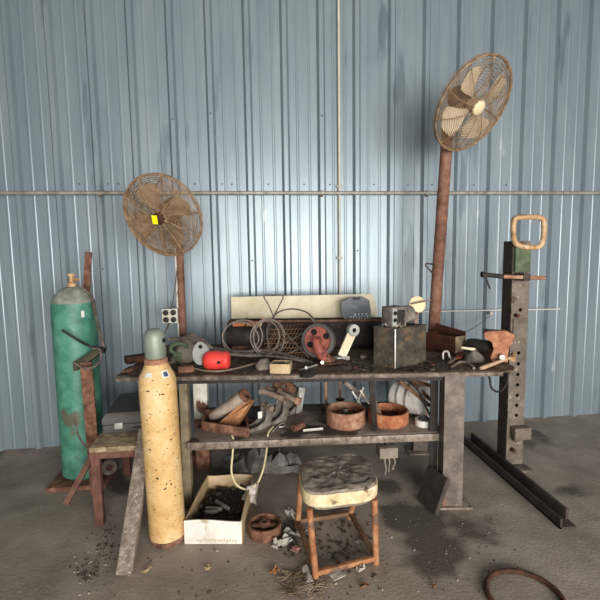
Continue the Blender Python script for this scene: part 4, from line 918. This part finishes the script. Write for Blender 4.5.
for i in range(4):
    a, b_ = feet[i], feet[(i+1) % 4]
    ta, tb = tops[i], tops[(i+1) % 4]
    q = .10
    pa = a.lerp(V((ta.x, ta.y, sh_b)), q); pb_ = b_.lerp(V((tb.x, tb.y, sh_b)), q)
    o = MB().bar(pa, pb_, .024, .024, V((0, 0, 1)), .004).build('stretcher', M_stool if i == 0 else M_strut, t)
# leaning steel plate at the right leg
a, b_, c_ = fl(438, 516), fl(424, 500), W(450.5, 480, 2.50)
a = V((a.x, a.y, 0)); up_ = (c_-a); bk = V((-.03, .30, 0))
a2 = a+V((-.045, .185, 0)); 
t = tag(MB().loft([[a, a2, a2+up_, a+up_], [q+V((-.022, -.0, .012)) for q in (a, a2, a2+up_, a+up_)]]).build('steel_plate', M_pressd), 'square dark steel plate leaning on the right bench leg', 'plate')
# rusty hoop
pc = fl(509, 601); rr = .165
pc = V((1.235, 1.80, .012)); 
b = MB(); b.tube([pc+V((rr*math.cos(a_)*1.0, rr*math.sin(a_)*1.0, .002)) for a_ in [2*PI*i/44 for i in range(44)]], .013, 10, True)
tag(b.build('steel_hoop', M_rustd), 'rusty steel hoop lying on the floor at the lower right', 'hoop')
# foot beams of press
def beam(p0, p1, w_, h_, lb):
    p0, p1 = V(p0), V(p1); b = MB(); M_ = basis((p0+p1)/2, p1-p0, V((1, 0, 0))); L_ = (p1-p0).length
    b.box((w_, .010, L_), M_ @ Matrix.Translation((0, 0, 0))); b.box((.010, h_, L_), M_ @ Matrix.Translation((-w_/2+.005, -h_/2, 0)))
    return b
P1, P2_ = fl(466, 443), fl(527, 508)
press = thing('shop_press', 'tall tan grey steel press frame with drilled holes at the right edge', 'press', (1.93, 3.05, 0))
b = MB(); b.box((.10, 1.25, .012), Matrix.Translation((1.80, 2.88, .007))); b.box((.012, 1.25, .06), Matrix.Translation((1.756, 2.88, .034))); b.build('foot_rail', M_pressd, press)
b = MB(); b.box((.02, 1.15, .075), Matrix.Translation((1.845, 2.90, .038)), .003); b.build('foot_rail', M_pressd, press)
# upright: plate with real holes
CX0, CX1, CY = 1.865, 1.995, 3.0
top = W(510, 241, 3.0).z
holes = [W(x, y, CY).z for x, y in ((519, 310), (517, 353), (516.5, 364), (516, 374.5), (515, 385), (514.5, 395.5), (514.2, 405.5), (514, 415.5))]
hx = [W(x, y, CY).x for x, y in ((519, 310), (517, 353), (516.5, 364), (516, 374.5), (515, 385), (514.5, 395.5), (514.2, 405.5), (514, 415.5))]
xm = (CX0+CX1)/2+.005
b = MB(); zs_ = sorted(holes); hr = .0135
def strip(z0, z1):
    b.box((CX1-CX0, .012, z1-z0), Matrix.Translation(((CX0+CX1)/2, CY+.006, (z0+z1)/2)))
prev = .02
for z in zs_:
    strip(prev, z-.022) if z-.022 > prev+.001 else None
    # ring cell
    z0, z1 = max(prev, z-.022), z+.022; n_ = 16
    for yy, fl_ in ((CY, 1), (CY+.012, -1)):
        inn = [V((xm+hr*math.cos(2*PI*i/n_), yy, z+hr*math.sin(2*PI*i/n_))) for i in range(n_)]
        outp = []
        for i in range(n_):
            a = 2*PI*i/n_; c_, s_ = math.cos(a), math.sin(a); k = 1/max(abs(c_), abs(s_))
            x_ = xm+(CX1-xm if c_ > 0 else xm-CX0)*c_*k; z_ = z+(z1-z if s_ > 0 else z-z0)*s_*k; outp.append(V((x_, yy, z_)))
        vi = [b.b.verts.new(q) for q in inn]; vo = [b.b.verts.new(q) for q in outp]
        for i in range(n_): b._f((vi[i], vo[i], vo[(i+1) % n_], vi[(i+1) % n_]))
        if fl_ == 1: keep = vi
        else:
            for i in range(n_): b._f((keep[i], keep[(i+1) % n_], vi[(i+1) % n_], vi[i]))
    prev = z1
strip(prev, top)
b.build('face_plate', M_press, press)
MB().box((.012, .10, top-.02), Matrix.Translation((CX0+.006, CY+.062, (top+.02)/2))).build('side_flange', M_pressd, press)
MB().box((.012, .10, top-.02), Matrix.Translation((CX1-.006, CY+.062, (top+.02)/2))).build('side_flange', M_pressd, press)
MB().box((.03, .012, top-.02), Matrix.Translation((CX0+.015, CY+.118, (top+.02)/2))).build('rear_lip', M_pressd, press)
MB().box((CX1-CX0-.03, .004, top-.05), Matrix.Translation((xm, CY+.09, (top+.02)/2))).build('hole_shade_sheet', M_hole, press)  # black sheet behind the drilled holes, standing in for the shade inside
def face_box(x0, y0, x1, y1, dpt, m_, name, lbl=None):
    a, b_ = W(x0, y1, CY-.0), W(x1, y0, CY-.0)
    o = MB().box((abs(b_.x-a.x), dpt, abs(b_.z-a.z)), Matrix.Translation(((a.x+b_.x)/2, CY-dpt/2+.002, (a.z+b_.z)/2)), .004).build(name, m_, press)
    if lbl: lab(o, lbl)
    return o
face_box(512, 318.5, 527, 341, .014, M_press, 'cover_plate')
face_box(513, 246, 529, 272, .03, M_olive, 'head_plate', 'olive green plate with flaking paint')
face_box(509.5, 424.5, 526, 437, .07, M_press, 'block'); face_box(508.5, 464, 525, 473, .10, M_press, 'block')
for px_, py_ in ((514, 439), (513, 450), (517, 315.5)):
    q = W(px_, py_, CY-.02); MB().tube([q+V((0, .03, 0)), q+V((0, -.02, 0))], .014, 10).build('pin', M_rustd, press)
q = W(521, 413, CY); 
# big loop handle on top
lp = [W(x, y, 2.97) for x, y in ((516, 218), (530, 217), (541, 218), (544, 224), (543, 240), (538, 247), (524, 247), (515.5, 243), (513.5, 232), (514, 222))]
t = thing('loop_handle', 'chipped tan steel loop handle on top of the press frame', 'handle', V((lp[8].x, 2.97, lp[6].z)))
MB().tube(crv(lp, 5, True), .019, 12, True).build('loop', M_gold, t)
MB().tube(crv([W(512, 221, 2.955), W(517, 215.5, 2.955), W(527, 215, 2.955)], 5), .004, 6).build('wire_tie', M_bolt, t)
# threaded lever bar
l0, l1, l2 = W(483, 274.5, 2.9), W(503, 276.5, 2.9), W(545, 278, 2.9)
t = thing('lever_bar', 'dark lever bar sticking out left from the press frame', 'lever', l0)
MB().tube([l0, l1], .016, 12).build('grip', M_dark, t)
MB().tube([l1-V((.01, 0, 0)), l2], .014, 12).build('rod', M_ring, t)
MB().lathe([(0, -.012), (.021, -.01), (.021, .01), (0, .012)], basis(l0, V((1, 0, 0))), 12).build('end_knob', M_dark, t)
MB().tube([l0+V((.005, -.012, 0)), W(490, 289, 2.88)], .006, 8).build('hanging_pin', M_dark, t)
MB().box((.05, .12, .05), Matrix.Translation(W(522, 277, 2.94)), .004).build('lever_bracket', M_pressd, t)

# ------------------------------------------------------------------ litter
def scrap_paper(px_, py_, w_, l_, a_, m_, lb, nm='paper_scrap', ct='paper', crum=.012):
    p = fl(px_, py_); M_ = rotz(p+V((0, 0, .008)), a_); rs = rnd.random()*50
    b = MB(); b.sheet([M_ @ V((-w_/2, -l_/2, 0)), M_ @ V((w_/2, -l_/2, 0)), M_ @ V((w_/2, l_/2, 0)), M_ @ V((-w_/2, l_/2, 0))], 6, 6, lambda u, v: V((0, 0, crum*(.5+noise.noise(V((u*3+rs, v*3, rs)))))), .003)
    tag(b.build(nm, m_), lb, ct)
scrap_paper(337, 577, .07, .05, .4, M_paper, 'flat white paper scrap under the front stretcher of the stool', crum=.004)
scrap_paper(296, 551, .05, .04, .9, M_pink, 'small pink paper scrap on the floor left of the stool', crum=.01)
scrap_paper(293, 536, .11, .035, -.6, M_paper, 'crumpled strip of pale wrapper beside the back left stool leg', 'wrapper', 'wrapper', .03)
scrap_paper(283, 545, .10, .05, .2, M_paper, 'crumpled white wrapper right in front of the rusty pulley', 'wrapper', 'wrapper', .035)
scrap_paper(276, 548, .05, .04, 1.2, M_rag, 'small pale wrapper just below the rusty pulley rim', 'wrapper', 'wrapper', .02)
scrap_paper(293, 518, .09, .05, -.7, M_paper, 'greyish wrapper against the back left leg of the stool', 'wrapper', 'wrapper', .04)
scrap_paper(307, 577, .035, .12, .1, M_rag, 'limp grey feather-like rag on the straw pile', 'rag', 'rag', .02)
scrap_paper(361, 573, .04, .03, .3, M_rag, 'small crumpled white paper right of the front stool leg', 'paper_scrap', 'paper', .03)
scrap_paper(358, 543, .03, .018, .8, M_paper, 'tiny white chip on the floor inside the stool legs', 'paper_scrap', 'paper', .004)
scrap_paper(364, 588, .045, .03, .1, M_leaf, 'brown dry leaf on the floor in front of the stool', 'dry_leaf', 'leaf', .012)
scrap_paper(208, 570, .03, .022, .5, mat('pale_leaf', ['9a8460', 'b09a76'], 20, .9, 0, 0), 'small tan leaf on the open floor below the cardboard box', 'dry_leaf', 'leaf', .01)
scrap_paper(274, 574, .05, .03, .7, mat('orange_leaf', ['8d5a30', 'a87043'], 20, .9, 0, 0), 'orange brown curled leaf at the left of the straw pile', 'dry_leaf', 'leaf', .02)
scrap_paper(147, 572, .05, .02, 1.0, mat('pale_leaf', []), 'thin tan leaf on the floor right of the timber post foot', 'dry_leaf', 'leaf', .01)
scrap_paper(434, 588, .025, .018, .3, M_leaf, 'dark little leaf on the bare floor left of the hoop', 'dry_leaf', 'leaf', .008)
# straw
b = MB(); rn = random.Random(31)
for k in range(150):
    a = rn.random()*2*PI; q = math.sqrt(rn.random()); p = fl(304+24*q*math.cos(a), 586+17*q*math.sin(a)); an = rn.random()*PI; l_ = rn.uniform(.03, .09)
    d = V((math.cos(an), math.sin(an), rn.uniform(-.1, .1)))*l_/2; z = .006+.018*(1-q)*rn.random(); p.z = z+.004
    b.tube([p-d, p+V((rn.uniform(-.004, .004), rn.uniform(-.004, .004), .003)), p+d], .0016, 4)
tag(b.build('straw_pile', M_straw, None, 60), 'scattered pile of dry straw and twigs in front of the stool', 'straw', None, 'stuff')
# gritty dirt
b = MB(); rn = random.Random(33)
def grit(n_, fx, fy, smin, smax):
    for k in range(n_):
        p = fl(fx(), fy()); s_ = rn.uniform(smin, smax)
        b.box((s_*rn.uniform(.6, 1.8), s_, s_*.6), Matrix.Translation(p+V((0, 0, s_*.25))) @ Matrix.Rotation(rn.random()*3, 4, 'Z'))
grit(110, lambda: rn.gauss(338, 18), lambda: rn.gauss(545, 14), .004, .016)
grit(90, lambda: rn.gauss(290, 8), lambda: rn.gauss(535, 10), .005, .02)
grit(60, lambda: rn.gauss(107, 5), lambda: rn.gauss(545, 10), .003, .009)
grit(50, lambda: rn.gauss(88, 7), lambda: rn.gauss(573, 6), .003, .009)
grit(150, lambda: rn.uniform(80, 520), lambda: rn.uniform(515, 598), .003, .008)
tag(b.build('floor_grit', M_dirt, None, 0), 'dark grit and dirt crumbs scattered over the concrete floor', 'grit', None, 'stuff')
b = MB()
grit(16, lambda: rn.gauss(90, 9), lambda: rn.gauss(568, 12), .003, .008)
grit(26, lambda: rn.uniform(200, 520), lambda: rn.uniform(500, 598), .004, .008)
tag(b.build('white_chips', M_paper, None, 0), 'tiny white chips scattered across the concrete floor', 'chips', None, 'stuff')

# ------------------------------------------------------------------ light: daylight through the open shed front
w = bpy.data.worlds.new('sky'); bpy.context.scene.world = w; w.use_nodes = True
bg = w.node_tree.nodes['Background']; bg.inputs['Color'].default_value = (.93, .97, 1, 1); bg.inputs['Strength'].default_value = .22
def area(name, loc, target, sx, sy, power, col):
    l = bpy.data.lights.new(name, 'AREA'); l.shape = 'RECTANGLE'; l.size = sx; l.size_y = sy; l.energy = power; l.color = col
    o = bpy.data.objects.new(name, l); C.objects.link(o); o.location = loc
    o.rotation_euler = (V(target)-V(loc)).to_track_quat('-Z', 'Y').to_euler(); return o
area('daylight_opening', (1.6, -4.1, 1.5), (1.4, 3.0, 1.35), 5.2, 2.4, 810, (1, .985, .965))
sc = bpy.context.scene
sc.view_settings.view_transform = 'Standard'; sc.view_settings.look = 'None'; sc.view_settings.gamma = 1; sc.view_settings.exposure = 0
for o in bpy.data.objects:
    if '_o' in o: del o['_o']
